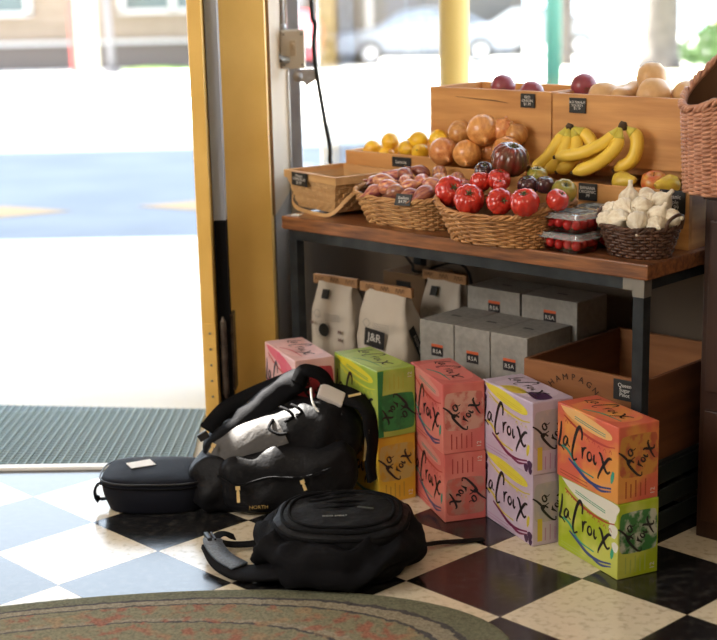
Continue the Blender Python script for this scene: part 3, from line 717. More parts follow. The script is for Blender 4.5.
# bananas: each finger a part of its bunch
M_ban = mat('banana_skin', (.90, .60, .055), .40, color2=(.82, .56, .07), scale=3, stretch=(1, 1, 1))
M_bantip = mat('banana_tip', (.06, .035, .015), .8)
M_bangr = mat('banana_green_neck', (.58, .48, .06), .5)
def banana_bunch(label, crown, fingers, group):
    t = thing('banana_bunch', label, 'bananas', tuple(crown), 0, group); inv = Vector(crown)
    cb = MB(); cb.tube([(0, 0, -.008), (0, -.003, .006), (.002, -.003, .012)], [.015, .011, .008], 8); cb.build('crown', M_bantip, t, True)
    for f in fingers:
        P = catmull([Vector(p)-inv for p in f], 7); n = len(P); rad = []
        for i in range(n):
            k = i/(n-1); r_ = .0188
            if k < .22: r_ = .0062+(.0126)*(k/.22)**1.3
            if k > .86: r_ = .0188*(1-((k-.86)/.14)**1.6*.78)
            rad.append(r_)
        bo = MB(); bo.tube(P, rad, 7); b_ = bo.build('finger', M_ban, t, True)
        tp = MB(); tp.tube([P[-1]-(P[-1]-P[-2]).normalized()*.004, P[-1]+(P[-1]-P[-2]).normalized()*.005], .0052, 7); tp.build('tip', M_bantip, b_)
        nk = MB(); nk.tube(P[:5], [r_*1.03+.0003 for r_ in rad[:5]], 7); nk.build('neck', M_bangr, b_, True)
    return t
banana_bunch('left banana bunch leaning on the upper crate with three fingers spread down', T(.795, .33, 1.030), [
    [T(.790, .325, 1.03), T(.778, .30, .99), T(.755, .275, .945), T(.720, .258, .915)],
    [T(.797, .325, 1.03), T(.800, .305, .985), T(.790, .28, .94), T(.762, .262, .912)],
    [T(.802, .33, 1.03), T(.826, .32, .985), T(.826, .29, .94), T(.800, .265, .915)],
    [T(.806, .333, 1.03), T(.850, .342, 1.005), T(.868, .34, .965), T(.850, .325, .925)]], 'banana bunches')
banana_bunch('right banana bunch with long fingers pointing left over the crate edge', T(.972, .325, 1.045), [
    [T(.966, .318, 1.04), T(.940, .30, 1.005), T(.885, .272, .974), T(.805, .250, .958)],
    [T(.972, .315, 1.04), T(.970, .295, .99), T(.930, .262, .945), T(.872, .238, .922)],
    [T(.980, .33, 1.04), T(1.008, .338, 1.012), T(1.004, .325, .958), T(.960, .305, .928)]], 'banana bunches')

# pears, apples in the crate
M_pear = mat('yellow_pear', (.68, .52, .06), .35, color2=(.62, .42, .06), scale=2)
pe = thing('pear', 'yellow pear lying in the crate below the bananas', 'pear')
MB().lathe([(.03, -1), (.5, -.93), (.88, -.55), (1, 0), (.86, .5), (.58, .95), (.42, 1.35), (.28, 1.6), (.04, 1.68)], 20).build('flesh', M_pear, pe, True)
MB().tube([(0, 0, 1.6), (.06, 0, 1.95)], .05, 6).build('stem', M_onion_d, pe)
pe.location = T(1.0, .285, .903); pe.rotation_euler = (R(80), 0, R(40)); pe.scale = (.028,)*3
pe2 = copy_tree(pe); pe2.location = T(1.145, .285, .905); pe2.rotation_euler = (R(85), 0, R(-60)); pe2['label'] = 'orange-yellow pear beside the tall wicker basket'
M_app = mat('apple_skin', (.55, .10, .03), .3, color2=(.62, .36, .08), scale=1.5, coat=.3)
ap = thing('apple', 'red and yellow apple in the crate behind the garlic', 'apple')
MB().lathe([(.02, -.72), (.28, -.86), (.66, -.74), (.93, -.32), (1, .12), (.88, .56), (.58, .80), (.28, .80), (.10, .66), (.02, .60)], 22, lambda a, r, z: (r*(1+.03*math.cos(5*a)*max(0, -z)), z)).build('flesh', M_app, ap, True)
MB().tube([(0, 0, .6), (.05, 0, 1.0)], .04, 6).build('stem', M_onion_d, ap)
ap.location = T(1.095, .29, .905); ap.rotation_euler = (R(25), R(-8), 0); ap.scale = (.035,)*3

# squash
M_squ = mat('butternut_skin', (.68, .42, .20), .42, color2=(.60, .35, .15), scale=2)
sq = bpy.data.objects.new('butternut_squash', None); COL.objects.link(sq)
MB().lathe([(.04, -1.0), (.5, -.95), (.9, -.55), (1, 0), (.9, .5), (.68, .95), (.60, 1.5), (.62, 2.0), (.58, 2.4), (.4, 2.62), (.05, 2.68)], 22, lambda a, r, z: (r*(1+.02*math.cos(6*a)), z)).build('flesh', M_squ, sq, True)
MB().tube([(0, 0, 2.6), (.02, 0, 2.95)], [.13, .1], 6).build('stem', M_onion_d, sq)
copies(sq, [(tuple(T(.948, .50, 1.160)), (R(175), 0, 0), .042), (tuple(T(.985, .452, 1.120)), (R(-84), 0, TH+.3), .046), (tuple(T(.825, .448, 1.108)), (R(-86), 0, TH-.2), .042), (tuple(T(1.06, .50, 1.118)), (R(88), 0, R(10)), .040), (tuple(T(.885, .52, 1.112)), (R(90), 0, R(-40)), .040), (tuple(T(1.12, .450, 1.108)), (R(-86), 0, TH), .043)],
       'butternut squash in the upper crate', ['butternut squash standing upright with its rounded end up', 'large butternut squash lying in front of the upright one', 'butternut squash lying at the left of the crate', 'butternut squash lying behind to the right of the upright one', 'butternut squash lying left of the upright one', 'butternut squash at the right end beside the tall wicker basket'], 'squash')

# garlic
M_gar = mat('garlic_skin', (.85, .78, .64), .45, color2=(.70, .60, .45), scale=.9, stretch=(5, 5, 1), vary=.08)
ga = bpy.data.objects.new('garlic_bulb', None); COL.objects.link(ga)
MB().lathe([(.05, -.72), (.45, -.74), (.80, -.55), (1, -.12), (.95, .22), (.70, .56), (.40, .80), (.24, 1.0), (.19, 1.3), (.21, 1.55), (.04, 1.60)], 40, lambda a, r, z: (r*(1-.10*(1-abs(math.sin(a*4)))**2*(1 if z < .7 else .3)), z)).build('bulb', M_gar, ga, True)
rt = MB()
for k in range(10):
    a = k*.63; rt.tube([(.2*math.cos(a), .2*math.sin(a), -.70), (.24*math.cos(a), .24*math.sin(a), -.82)], .03, 4)
rt.build('root', mat('garlic_root', (.40, .28, .16), .9), ga)
SG = [((1.112, .15, .885), (-8, 4, 0), .029), ((1.155, .165, .890), (0, 78, 10), .026), ((1.205, .155, .882), (30, 35, 0), .029), ((1.085, .11, .853), (70, -50, 0), .027), ((1.125, .105, .866), (100, 10, 20), .028), ((1.178, .105, .873), (55, 70, 80), .029), ((1.232, .100, .856), (25, 35, -30), .030), ((1.140, .060, .842), (70, 40, 0), .030), ((1.200, .055, .845), (130, 10, 0), .029), ((1.260, .115, .850), (60, 70, 0), .026), ((1.175, .15, .860), (0, 0, 0), .027), ((1.10, .065, .838), (90, 20, 0), .025), ((1.245, .07, .838), (90, 60, 0), .025)]
copies(ga, [(tuple(T(*p)), (R(a), R(b), R(c)), r) for p, (a, b, c), r in SG], 'garlic bulbs in the dark basket',
       ['garlic bulb at the top left with stem straight up', 'garlic bulb at the top centre with stem lying to the right', 'garlic bulb at the upper right below the Organic Apple tag', 'garlic bulb at the far left end above the handle', 'garlic bulb left of the centre facing out', 'smooth round garlic bulb in the centre', 'knobbly garlic bulb at the right front with stem up', 'garlic bulb at the left front behind the handle', 'garlic bulb at the centre front touching the rim', 'garlic bulb at the far right end', 'garlic bulb buried at the back centre', 'garlic bulb low at the left end rim', 'garlic bulb low at the right front rim'], 'garlic')

# ================================================================== BASKETS
def basket(name, label, loc, rz, base, rim, z1, rimz, rows, stakes, m, r=.003, amp=.003, sexp=2.6, flare=1.0, rim_r=.006, lining=None, group=None, zfun=None, cat='basket', bot=.0):
    """woven basket: base/rim are half sizes (a, b) of superellipses; rimz(theta)->extra rim height"""
    t = thing(name, label, cat, loc, rz, group)
    def se(a, b, th):
        c, s_ = math.cos(th), math.sin(th); e = 2/sexp
        return a*math.copysign(abs(c)**e, c), b*math.copysign(abs(s_)**e, s_)
    def P(th, v):
        f = v**flare; a = base[0]+(rim[0]-base[0])*f; b = base[1]+(rim[1]-base[1])*f
        x, y = se(a, b, th); return Vector((x, y, bot+v*(z1+rimz(th)-bot)))
    def nrm(th):
        x, y = se(1, 1, th); v = Vector((x, y, 0)); return v.normalized()
    wv = MB(); NP = stakes*4
    for i in range(rows):
        v = (i+.5)/rows; pts = []
        for k in range(NP):
            th = 2*math.pi*k/NP; ph = math.pi*k/4+math.pi*i
            pts.append(P(th, v)+nrm(th)*amp*math.cos(ph))
        wv.ring(pts, r, 5, flat=1.25)
    wv.build('weave', m, t, True)
    st = MB()
    for k in range(stakes):
        th = 2*math.pi*k/stakes; st.tube([P(th, v) for v in (0, .25, .5, .75, 1)], r*.9, 5)
    st.build('stakes', m, t, True)
    rm = MB(); NR = stakes*5
    for ph0 in (0, math.pi, math.pi/2):
        pts = []
        for k in range(NR):
            th = 2*math.pi*k/NR; ph = 2*math.pi*k/10+ph0; c = P(th, 1)+Vector((0, 0, rim_r*.3))
            pts.append(c+nrm(th)*rim_r*.75*math.cos(ph)+Vector((0, 0, rim_r*.75*math.sin(ph))))
        rm.ring(pts, rim_r*.62, 6)
    rm.build('rim', m, t, True)
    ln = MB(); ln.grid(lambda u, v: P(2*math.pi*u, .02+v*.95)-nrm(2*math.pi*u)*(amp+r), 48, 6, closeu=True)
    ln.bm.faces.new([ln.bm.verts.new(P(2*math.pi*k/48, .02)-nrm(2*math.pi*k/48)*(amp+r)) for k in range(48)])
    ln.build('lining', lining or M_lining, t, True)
    return t, P
# chip basket (splint wood) at the left
cb = thing('chip_basket', 'square splint-wood basket with a bent handle at the left end of the table', 'basket', tuple(T(.050, .180, TZ)), TH+R(-11))
def frus(u, v, bx=.098, by=.090, tx=.137, ty=.110, h=.106):
    a = bx+(tx-bx)*v; b = by+(ty-by)*v; k = (u*4) % 4; i = int(k); f = k-i
    C = [(-a, -b), (a, -b), (a, b), (-a, b)]; p, q_ = C[i % 4], C[(i+1) % 4]
    return Vector((p[0]+(q_[0]-p[0])*f, p[1]+(q_[1]-p[1])*f, v*h+.012))
M_chipside = mat('splint_sides', (.46, .26, .105), .6, color2=(.58, .36, .17), scale=6, stretch=(1, 1, 9))
def splint(u, v):
    p = frus(u, v); k = int(u*48)+int(v*7); n_ = Vector((p.x, p.y, 0)).normalized(); return p+n_*(.0016 if k % 2 else -.0012)*(1 if .04 < v < .9 else 0)
w_ = MB(); w_.grid(splint, 192, 36, closeu=True); w_.bm.faces.new([w_.bm.verts.new(frus(k/64, 0)) for k in range(64)])
w_.grid(lambda u, v: frus(u, v, .093, .085, .131, .106), 64, 8, closeu=True)
w_.build('sides', M_chipside, cb, False)
rm = MB(); pts = [frus(k/64, .93) for k in range(64)]
rings = [[], [], [], []]
for k in range(64):
    p = frus(k/64, .95); nv = Vector((p.x, p.y, 0)).normalized()
    for i, (o_, z_) in enumerate(((.006, -.012), (.006, .011), (-.008, .011), (-.008, -.012))): rings[i].append(rm.bm.verts.new(p+nv*o_+Vector((0, 0, z_))))
for i in range(4):
    a, b = rings[i], rings[(i+1) % 4]
    for k in range(64): rm.bm.faces.new((a[k], a[(k+1) % 64], b[(k+1) % 64], b[k]))
rm.build('rim', M_chip, cb)
hd = MB(); P_ = catmull([(-.140, -.02, .100), (-.128, -.088, .045), (-.085, -.108, .012), (.03, -.112, .005), (.105, -.106, .012), (.134, -.07, .055), (.141, -.01, .100)], 6)
hd.band(P_, .011, .003, up=[Vector((p.x, p.y*1.5, .0)).normalized()+Vector((0, 0, .2)) for p in P_]); hd.build('handle', M_chip, cb)
fl_ = MB().box((0, 0, .085), (.19, .16, .004)).build('paper_liner', mat('orange_liner', (.55, .16, .05), .7), cb)

basket('wicker_basket', 'light wicker basket full of shallots', tuple(T(.400, .135, TZ)), TH+R(-2), (.150, .085), (.182, .125), .088, lambda th: .008*math.cos(2*th), 12, 34, M_wick1, .0031, .0042, 3.2, rim_r=.0065)
basket('wicker_basket', 'honey-coloured wicker basket full of heirloom tomatoes', tuple(T(.785, .055, TZ)), TH+R(5), (.146, .080), (.186, .124), .098, lambda th: .018*math.cos(2*th), 13, 38, M_wick2, .0031, .0042, 2.9, rim_r=.0070)
gb, gP = basket('wicker_basket', 'dark brown wicker basket full of garlic at the right end of the table', tuple(T(1.175, .105, TZ)), TH+R(-2), (.078, .060), (.100, .085), .075, lambda th: .002*math.sin(6*th), 9, 34, M_wickd, .0036, .0030, 2.2, rim_r=.0055)
for sx in (-1, 1):
    h = MB(); h.tube(catmull([(sx*.098, -.035, .072), (sx*.106, -.03, .100), (sx*.112, 0, .112), (sx*.106, .03, .100), (sx*.098, .035, .072)], 6), .0045, 7); h.build('handle', M_wickd, gb, True)
# paper tag on shallots
chalk_tag('price_tag', 'bluish tilted chalk price tag on the shallot basket front', 0, 0, 0, .052, .034, 'Shallots\n$4.99', .012, rz=TH+R(8), tilt=R(-22), loc=tuple(T(.468, .003, .842)))
# tall basket on the cabinet
tall, _ = basket('tall_wicker_basket', 'tall reddish wicker basket with a slanted open mouth at the right edge', (.835, 3.70, .911), R(10), (.120, .120), (.130, .130), .305, lambda th: .10*math.cos(th)+.01*math.sin(th), 40, 30, M_wickt, .0036, .0038, 2.0, rim_r=.0090)

# clamshells of small tomatoes
def clamshell(label, loc, rz, lids=True, seed=1):
    t = thing('clamshell_box', label, 'plastic box', loc, rz, 'clear clamshells of cherry tomatoes')
    def tub(u, v):
        a = .058+.008*v; b = .042+.008*v; th = 2*math.pi*u; c, s_ = math.cos(th), math.sin(th); e = 2/7
        return Vector((a*math.copysign(abs(c)**e, c), b*math.copysign(abs(s_)**e, s_), v*.036+.0015))
    m_ = MB(); m_.grid(tub, 40, 4, closeu=True); m_.bm.faces.new([m_.bm.verts.new(tub(k/40, 0)) for k in range(40)]); m_.build('tub', M_clear, t, True)
    def lid(u, v):
        k = [1.12, 1.12, 1.0, .97, .90][min(4, int(v*4+.01))]; z = [.037, .0395, .0395, .049, .050][min(4, int(v*4+.01))]
        th = 2*math.pi*u; c, s_ = math.cos(th), math.sin(th); e = 2/7
        return Vector((.066*k*math.copysign(abs(c)**e, c), .050*k*math.copysign(abs(s_)**e, s_), z))
    m_ = MB(); m_.grid(lid, 40, 5, closeu=True); m_.bm.faces.new([m_.bm.verts.new(lid(k/40, 1.0)) for k in range(40)]); m_.build('lid', M_lid, t, False)
    m_ = MB(); F = face_frame((0, .005, .0508), (1, 0, 0), (0, 1, 0)); patch(m_, F, [(-.035, -.022), (.035, -.022), (.035, .022), (-.035, .022)], smooth=False); m_.build('label_sticker', mat('sticker', (.35, .40, .42), .4, color2=(.06, .10, .12), scale=90), t)
    return t
M_cher = mat('cherry_tomato', (.72, .035, .030), .2, color2=(.60, .02, .02), scale=10, coat=.4)
shells = []
cl = [('lower clear clamshell of cherry tomatoes beside the tomato basket', (1.003, .050, TZ)), ('upper clear clamshell of cherry tomatoes stacked on the lower one', (1.001, .052, TZ+.052)),
      ('clear clamshell behind the front stack, lower one', (1.015, .160, TZ)), ('clear clamshell behind the front stack, upper one', (1.015, .160, TZ+.052))]
ct = bpy.data.objects.new('cherry_tomato', None); COL.objects.link(ct); COL.objects.unlink(ct); bpy.data.objects.remove(ct)
ctm = MB().lathe([(.02, -1), (.5, -.87), (.87, -.5), (1, 0), (.87, .5), (.5, .87), (.02, .95)], 12).build('cherry_tomato', M_cher, None, True)
first = True; rr_ = random.Random(5)
for ci, (lab, (s, n, z)) in enumerate(cl):
    clamshell(lab, tuple(T(s, n, z)), TH+R(-4))
    for ix in range(4):
        for iy in range(3):
            if ci > 1 and iy > 0: continue
            o = ctm if first else ctm.copy()
            if not first: COL.objects.link(o)
            first = False
            px_, py_ = -.042+.028*ix, -.029+.0275*iy
            cth, sth = math.cos(TH+R(-4)), math.sin(TH+R(-4))
            o.location = T(s, n, z)+Vector((px_*cth-py_*sth, px_*sth+py_*cth, .018+rr_.uniform(0, .006))); sc_ = rr_.uniform(.0125, .0138); o.scale = (sc_,)*3
            tag(o, ['cherry tomato in the lower front clamshell', 'cherry tomato in the upper front clamshell', 'cherry tomato in the lower rear clamshell', 'cherry tomato in the upper rear clamshell'][ci], 'tomato', ['cherry tomatoes in the lower front clamshell', 'cherry tomatoes in the upper front clamshell', 'cherry tomatoes in the lower rear clamshell', 'cherry tomatoes in the upper rear clamshell'][ci])

# dark cabinet at the right carrying the tall basket
cab = thing('cabinet', 'very dark wooden stand at the right edge under the tall wicker basket', 'cabinet', tuple(T(1.300, .205, 0)), TH)
MB().box((.17, .14, .445), (.34, .28, .890), bev=.004).build('body', M_darkwood, cab)
MB().box((.17, .14, .899), (.35, .29, .018), bev=.004).build('top', M_darkwood, cab)
MB().box((.17, -.006, .20), (.30, .012, .30), bev=.003).build('door', M_darkwood, cab)
MB().box((.17, -.006, .62), (.30, .012, .44), bev=.003).build('door', M_darkwood, cab)

# ================================================================== UNDER THE TABLE
def slat_crate(label, s0, s1, n0, n1, z0, z1, group):
    t = thing('slatted_crate', label, 'crate', tuple(T(s0, n0, z0)), TH, group); L, D, H = s1-s0, n1-n0, z1-z0
    for (x, y) in ((.012, .012), (L-.012, .012), (.012, D-.012), (L-.012, D-.012)): MB().box((x, y, H/2), (.022, .022, H)).build('corner_post', M_green, t)
    sl = MB(); k = 3
    for i in range(k):
        z = H*(i+.5)/k
        sl.box((L/2, -.003, z), (L, .008, H/k*.72)).box((L/2, D+.003, z), (L, .008, H/k*.72))
        sl.box((-.003, D/2, z), (.008, D, H/k*.72)).box((L+.003, D/2, z), (.008, D, H/k*.72))
    sl.build('slats', M_green, t)
    MB().box((L/2, D/2, H-.008), (L, D, .014)).build('lid', M_green, t)
    return t
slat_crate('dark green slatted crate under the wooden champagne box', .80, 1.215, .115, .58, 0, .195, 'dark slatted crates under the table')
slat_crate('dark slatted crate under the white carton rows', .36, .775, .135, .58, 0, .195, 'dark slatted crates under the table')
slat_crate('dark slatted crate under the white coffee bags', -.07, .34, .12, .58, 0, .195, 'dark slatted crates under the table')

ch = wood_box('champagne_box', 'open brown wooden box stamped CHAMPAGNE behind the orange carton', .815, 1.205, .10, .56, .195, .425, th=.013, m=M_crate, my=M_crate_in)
M_stamp = mat('burnt_stamp', (.035, .015, .008), .8)
stp = MB(); word = 'CHAMPAGNE'
for i, c_ in enumerate(word):
    a = R(152-124*i/8); rx = .085
    M_ = face_frame((.165+rx*math.cos(a)*1.15, -.0015, .118+rx*math.sin(a)), (math.sin(a), 0, -math.cos(a)), (math.cos(a), 0, math.sin(a)))
    text('stamped_letter', c_, .024, M_stamp, ch, M_)
chalk_tag('price_tag', 'chalk tag on the champagne box beside the table leg', 1.145, .096, .392, .07, .055, 'Queen\nSugar\nPinot', .015)

# white cartons
M_cart = mat('white_carton', (.31, .295, .27), .7, color2=(.25, .24, .22), scale=60)
M_cartside = mat('carton_grey', (.22, .215, .20), .7)
M_orange = mat('orange_label', (.55, .10, .03), .6)
def carton(label, s, n, z, w, d, h, group, lab_x=.52, lab_z=.68, copies_=1):
    t = thing('carton', label, 'carton', tuple(T(s, n, z)), TH, group)
    MB().box((w/2, d/2, h/2), (w-.002, d, h), bev=.002).build('body', M_cart, t)
    lb = MB(); F = face_frame((w*lab_x, -.0005, h*lab_z), (1, 0, 0), (0, 0, 1)); W = .044
    patch(lb, F, [(-W/2, -.017), (W/2, -.017), (W/2, .010), (-W/2, .010)], .0006, smooth=False); l1 = lb.build('label_panel', M_ink, t)
    lb = MB(); patch(lb, F, [(-W/2, .010), (W/2, .010), (W/2, .018), (-W/2, .018)], .0006, smooth=False); o_ = lb.build('label_stripe', M_orange, t)
    text('lettering', 'RSA', .017, M_chalk, t, F @ Matrix.Translation((0, -.004, .0012)), spacing=1.2)
    pr_ = MB()
    for k in range(14): ribbon(pr_, F, [(-.05+.0035*k*1.6, .02), (-.05+.0035*k*1.6, .055)], .0006, .0005, False)
    pr_.build('printed_lines', M_cartside, t)
    hh = MB(); F2 = face_frame((w*.5, d*.45, h), (1, 0, 0), (0, 1, 0)); patch(hh, F2, [(-.018, -.006), (.018, -.006), (.018, .006), (-.018, .006)], .0012, smooth=False); hh.build('hand_slot', M_ink, t)
    return t
for i, (s, lab) in enumerate(((.392, 'white carton at the left end of the front row'), (.525, 'white carton in the middle of the front row'), (.658, 'white carton at the right end of the front row by the wooden box'))):
    carton(lab, s, .150, .197, .131, .205, .268, 'white cartons in the front row')
for i, (s, lab) in enumerate(((.40, 'white carton on the left of the back row'), (.605, 'white carton on the right of the back row'))):
    carton('lower '+lab+', mostly hidden', s, .362, .197, .20, .21, .166, 'hidden white cartons')
    carton(lab.replace('white carton', 'upper white carton with orange label'), s, .362, .365, .20, .15, .166, 'white cartons in the back row')

# coffee bags
M_kraft = mat('coffee_bag_paper', (.56, .50, .42), .7, color2=(.50, .44, .37), scale=9)
M_tin = mat('kraft_tin_tie', (.40, .22, .10), .7, color2=(.34, .18, .08), scale=20)
def coffee_bag(label, s, n, z, rz, h=.31, w=.175, d=.10, kind=0, sc=1.0):
    t = thing('coffee_bag', label, 'coffee bag', tuple(T(s, n, z)), TH+rz, 'white coffee bags'); t.scale = (sc,)*3
    def fn(u, v):
        k = 0 if v < .70 else (v-.70)/.30
        dd = d/2*(1-k*.93)*(1-.15*max(0, .12-v)/.12); ww = w/2*(1+.06*math.sin(math.pi*min(1, v/.7)))*(1-.10*k if v < .9 else .93)
        th = 2*math.pi*u+math.pi/4; c, s_ = math.cos(th), math.sin(th); e = 2/6
        x = ww*math.copysign(abs(c)**e, c); y = dd*math.copysign(abs(s_)**e, s_)
        # gusset crease on the sides
        if abs(abs(x)-ww) < ww*.12: x -= math.copysign(.018*(1-min(1, abs(y)/dd)**2)*k**.5 if k > 0 else .004*(1-abs(y)/dd), x)
        y += .004*noise.noise(Vector((x*28+s*9, y*20, v*9)))+.0 ; x += .003*noise.noise(Vector((y*30, v*12, x*20+s*5)))
        y -= .012*math.sin(math.pi*min(1, v/.6))*(1-(x/ww)**2) if y < 0 else 0
        return Vector((x, y-.01*k, v*h))
    b_ = MB(); b_.grid(fn, 64, 40, closeu=True); b_.bm.faces.new([b_.bm.verts.new(fn(k/64, 0)) for k in range(64)]); b_.bm.faces.new([b_.bm.verts.new(fn(k/64, 1)) for k in range(64)])
    b_.build('bag', M_kraft, t, True)
    tt = MB(); tt.box((0, -.012, h-.008), (w*1.06, .014, .030), bev=.003); tb_ = tt.build('tin_tie', M_tin, t)
    F = face_frame((0, -d/2-.0145, h*.53), (1, 0, 0), (0, 0, 1))
    if kind == 0:
        FF = F @ Matrix.Translation((0, .085, .006)) @ Matrix.Rotation(0, 4, 'Z')
        m_ = MB(); m_.box((-.018, -d*.27-.018, h*.86), (.026, .003, .030), (R(-22), 0, 0)); m_.build('black_label', M_tag, t)
        m_ = MB(); patch(m_, F, [(.021*math.cos(a)-.012, .021*math.sin(a)) for a in [k*.52 for k in range(12)]], .001); m_.build('round_emblem', M_tag, t)
        m_ = MB()
        for k in range(24):
            a = k*.262; ribbon(m_, F, [(.024*math.cos(a)-.012, .024*math.sin(a)), (.034*math.cos(a)-.012, .034*math.sin(a))], .0015, .001, False)
        for (x, y) in ((.05, .0), (.05, -.025), (-.06, .02)): patch(m_, F, [(x-.007, y-.005), (x+.007, y-.005), (x+.007, y+.005), (x-.007, y+.005)], .001, smooth=False)
        m_.build('printed_marks', mat('faded_ink', (.20, .14, .12), .8), t)
    else:
        FR = F @ Matrix.Translation((-.005, .005, .001)) @ Matrix.Rotation(R(-6), 4, 'Z')
        m_ = MB(); patch(m_, FR, [(-.040, -.028), (.040, -.028), (.040, .028), (-.040, .028)], .001, smooth=False); m_.build('black_label', M_tag, t)
        text('lettering', 'J&R', .036, M_chalk, t, FR @ Matrix.Translation((0, .002, .0022)))
        m_ = MB(); patch(m_, F, [(-.055+.012*math.cos(a), -.045+.009*math.sin(a)) for a in [k*.52 for k in range(12)]], .001); m_.build('oval_mark', mat('blue_grey_ink', (.12, .14, .18), .7), t)
        FS = face_frame((w/2+.012, .0, h*.50), (0, 1, 0), (0, 0, 1)) @ Matrix.Rotation(R(-62), 4, 'Z')
        m_ = MB(); patch(m_, FS, [(-.065, -.013), (.065, -.013), (.065, .013), (-.065, .013)], .001, smooth=False); m_.build('side_label', M_tag, t)
        text('side_lettering', 'ROASTED', .016, M_chalk, t, FS @ Matrix.Translation((0, 0, .002)))
    FT = F @ Matrix.Translation((0, .052, .002)) @ Matrix.Rotation(R(0), 4, 'X')
    m_ = MB()
    for k in range(4): ribbon(m_, FT, [(-.01, -.006*k), (.055, -.006*k)], .0012, .001, False)
    ribbon(m_, FT, [(-.05, 0), (-.035, .012), (-.022, 0), (-.035, -.014), (-.05, 0)], .0014, .001, False)
    m_.build('fine_print', M_cartside, t)
    tl = MB()
    for k in range(3):
        for dx in (-.012, 0, .012): ribbon(tl, face_frame((-.06+.06*k+dx, -.020, h-.006), (1, 0, 0), (0, 0, 1)), [(-.005, -.006), (0, .007), (.005, -.006)], .0016, .0008, False)
    tl.build('tin_tie_print', MATS['burnt_stamp'], tb_)
    return t
coffee_bag('white coffee bag on the left with a round black emblem', .008, .205, .197, R(6), h=.335, w=.165, kind=0)
coffee_bag('white coffee bag on the right with a square black label', .222, .205, .197, R(2), h=.335, w=.195, kind=1)
coffee_bag('white coffee bag standing behind the labelled one, partly hidden', .290, .40, .197, R(0), h=.35, w=.165, kind=0)

# brown bin and cord behind
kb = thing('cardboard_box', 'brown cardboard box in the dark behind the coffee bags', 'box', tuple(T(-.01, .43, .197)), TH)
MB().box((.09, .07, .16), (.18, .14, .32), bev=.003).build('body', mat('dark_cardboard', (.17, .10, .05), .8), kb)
MB().box((.09, -.001, .26), (.06, .004, .07)).build('label_sticker', M_tag, kb)
tag(MB().tube(catmull([T(.08, .30, .70), T(.12, .31, .64), T(.165, .33, .61), T(.19, .35, .57), T(.195, .37, .545), T(.195, .62, .50), T(.20, .635, .02)], 8), .0045, 8).build('power_cord', M_black, None, True), 'black cord hanging from the underside of the table behind the coffee bags', 'cord')

# ================================================================== SODA BOXES
LW, LD, LH = .262, .120, .1945
STROKES = [
 ([(.075, .84), (.070, .70), (.050, .55), (.030, .46), (.075, .45), (.125, .40)], 1.0),
 ([(.195, .60), (.150, .63), (.115, .56), (.120, .50), (.155, .50), (.185, .60), (.190, .52), (.225, .49)], .8),
 ([(.420, .68), (.425, .80), (.385, .87), (.335, .78), (.290, .60), (.262, .42), (.285, .32), (.345, .36)], 1.15),
 ([(.425, .58), (.435, .50), (.430, .40)], .9), ([(.432, .50), (.460, .57), (.500, .60)], .8),
 ([(.560, .56), (.525, .53), (.515, .46), (.545, .42), (.580, .46), (.575, .53), (.555, .56)], .8),
 ([(.625, .55), (.620, .46), (.640, .41), (.665, .45)], .9),
 ([(.700, .62), (.740, .58), (.790, .42), (.840, .36), (.880, .40)], 1.1), ([(.905, .60), (.850, .58), (.770, .44), (.700, .27), (.690, .21)], 1.0)]
def logo(mb, F, w, h, wid):
    for pts, k in STROKES: ribbon(mb, F, [(p[0]*w, (.47+(p[1]-.50)*.86)*h) for p in pts], wid*k, .0010)
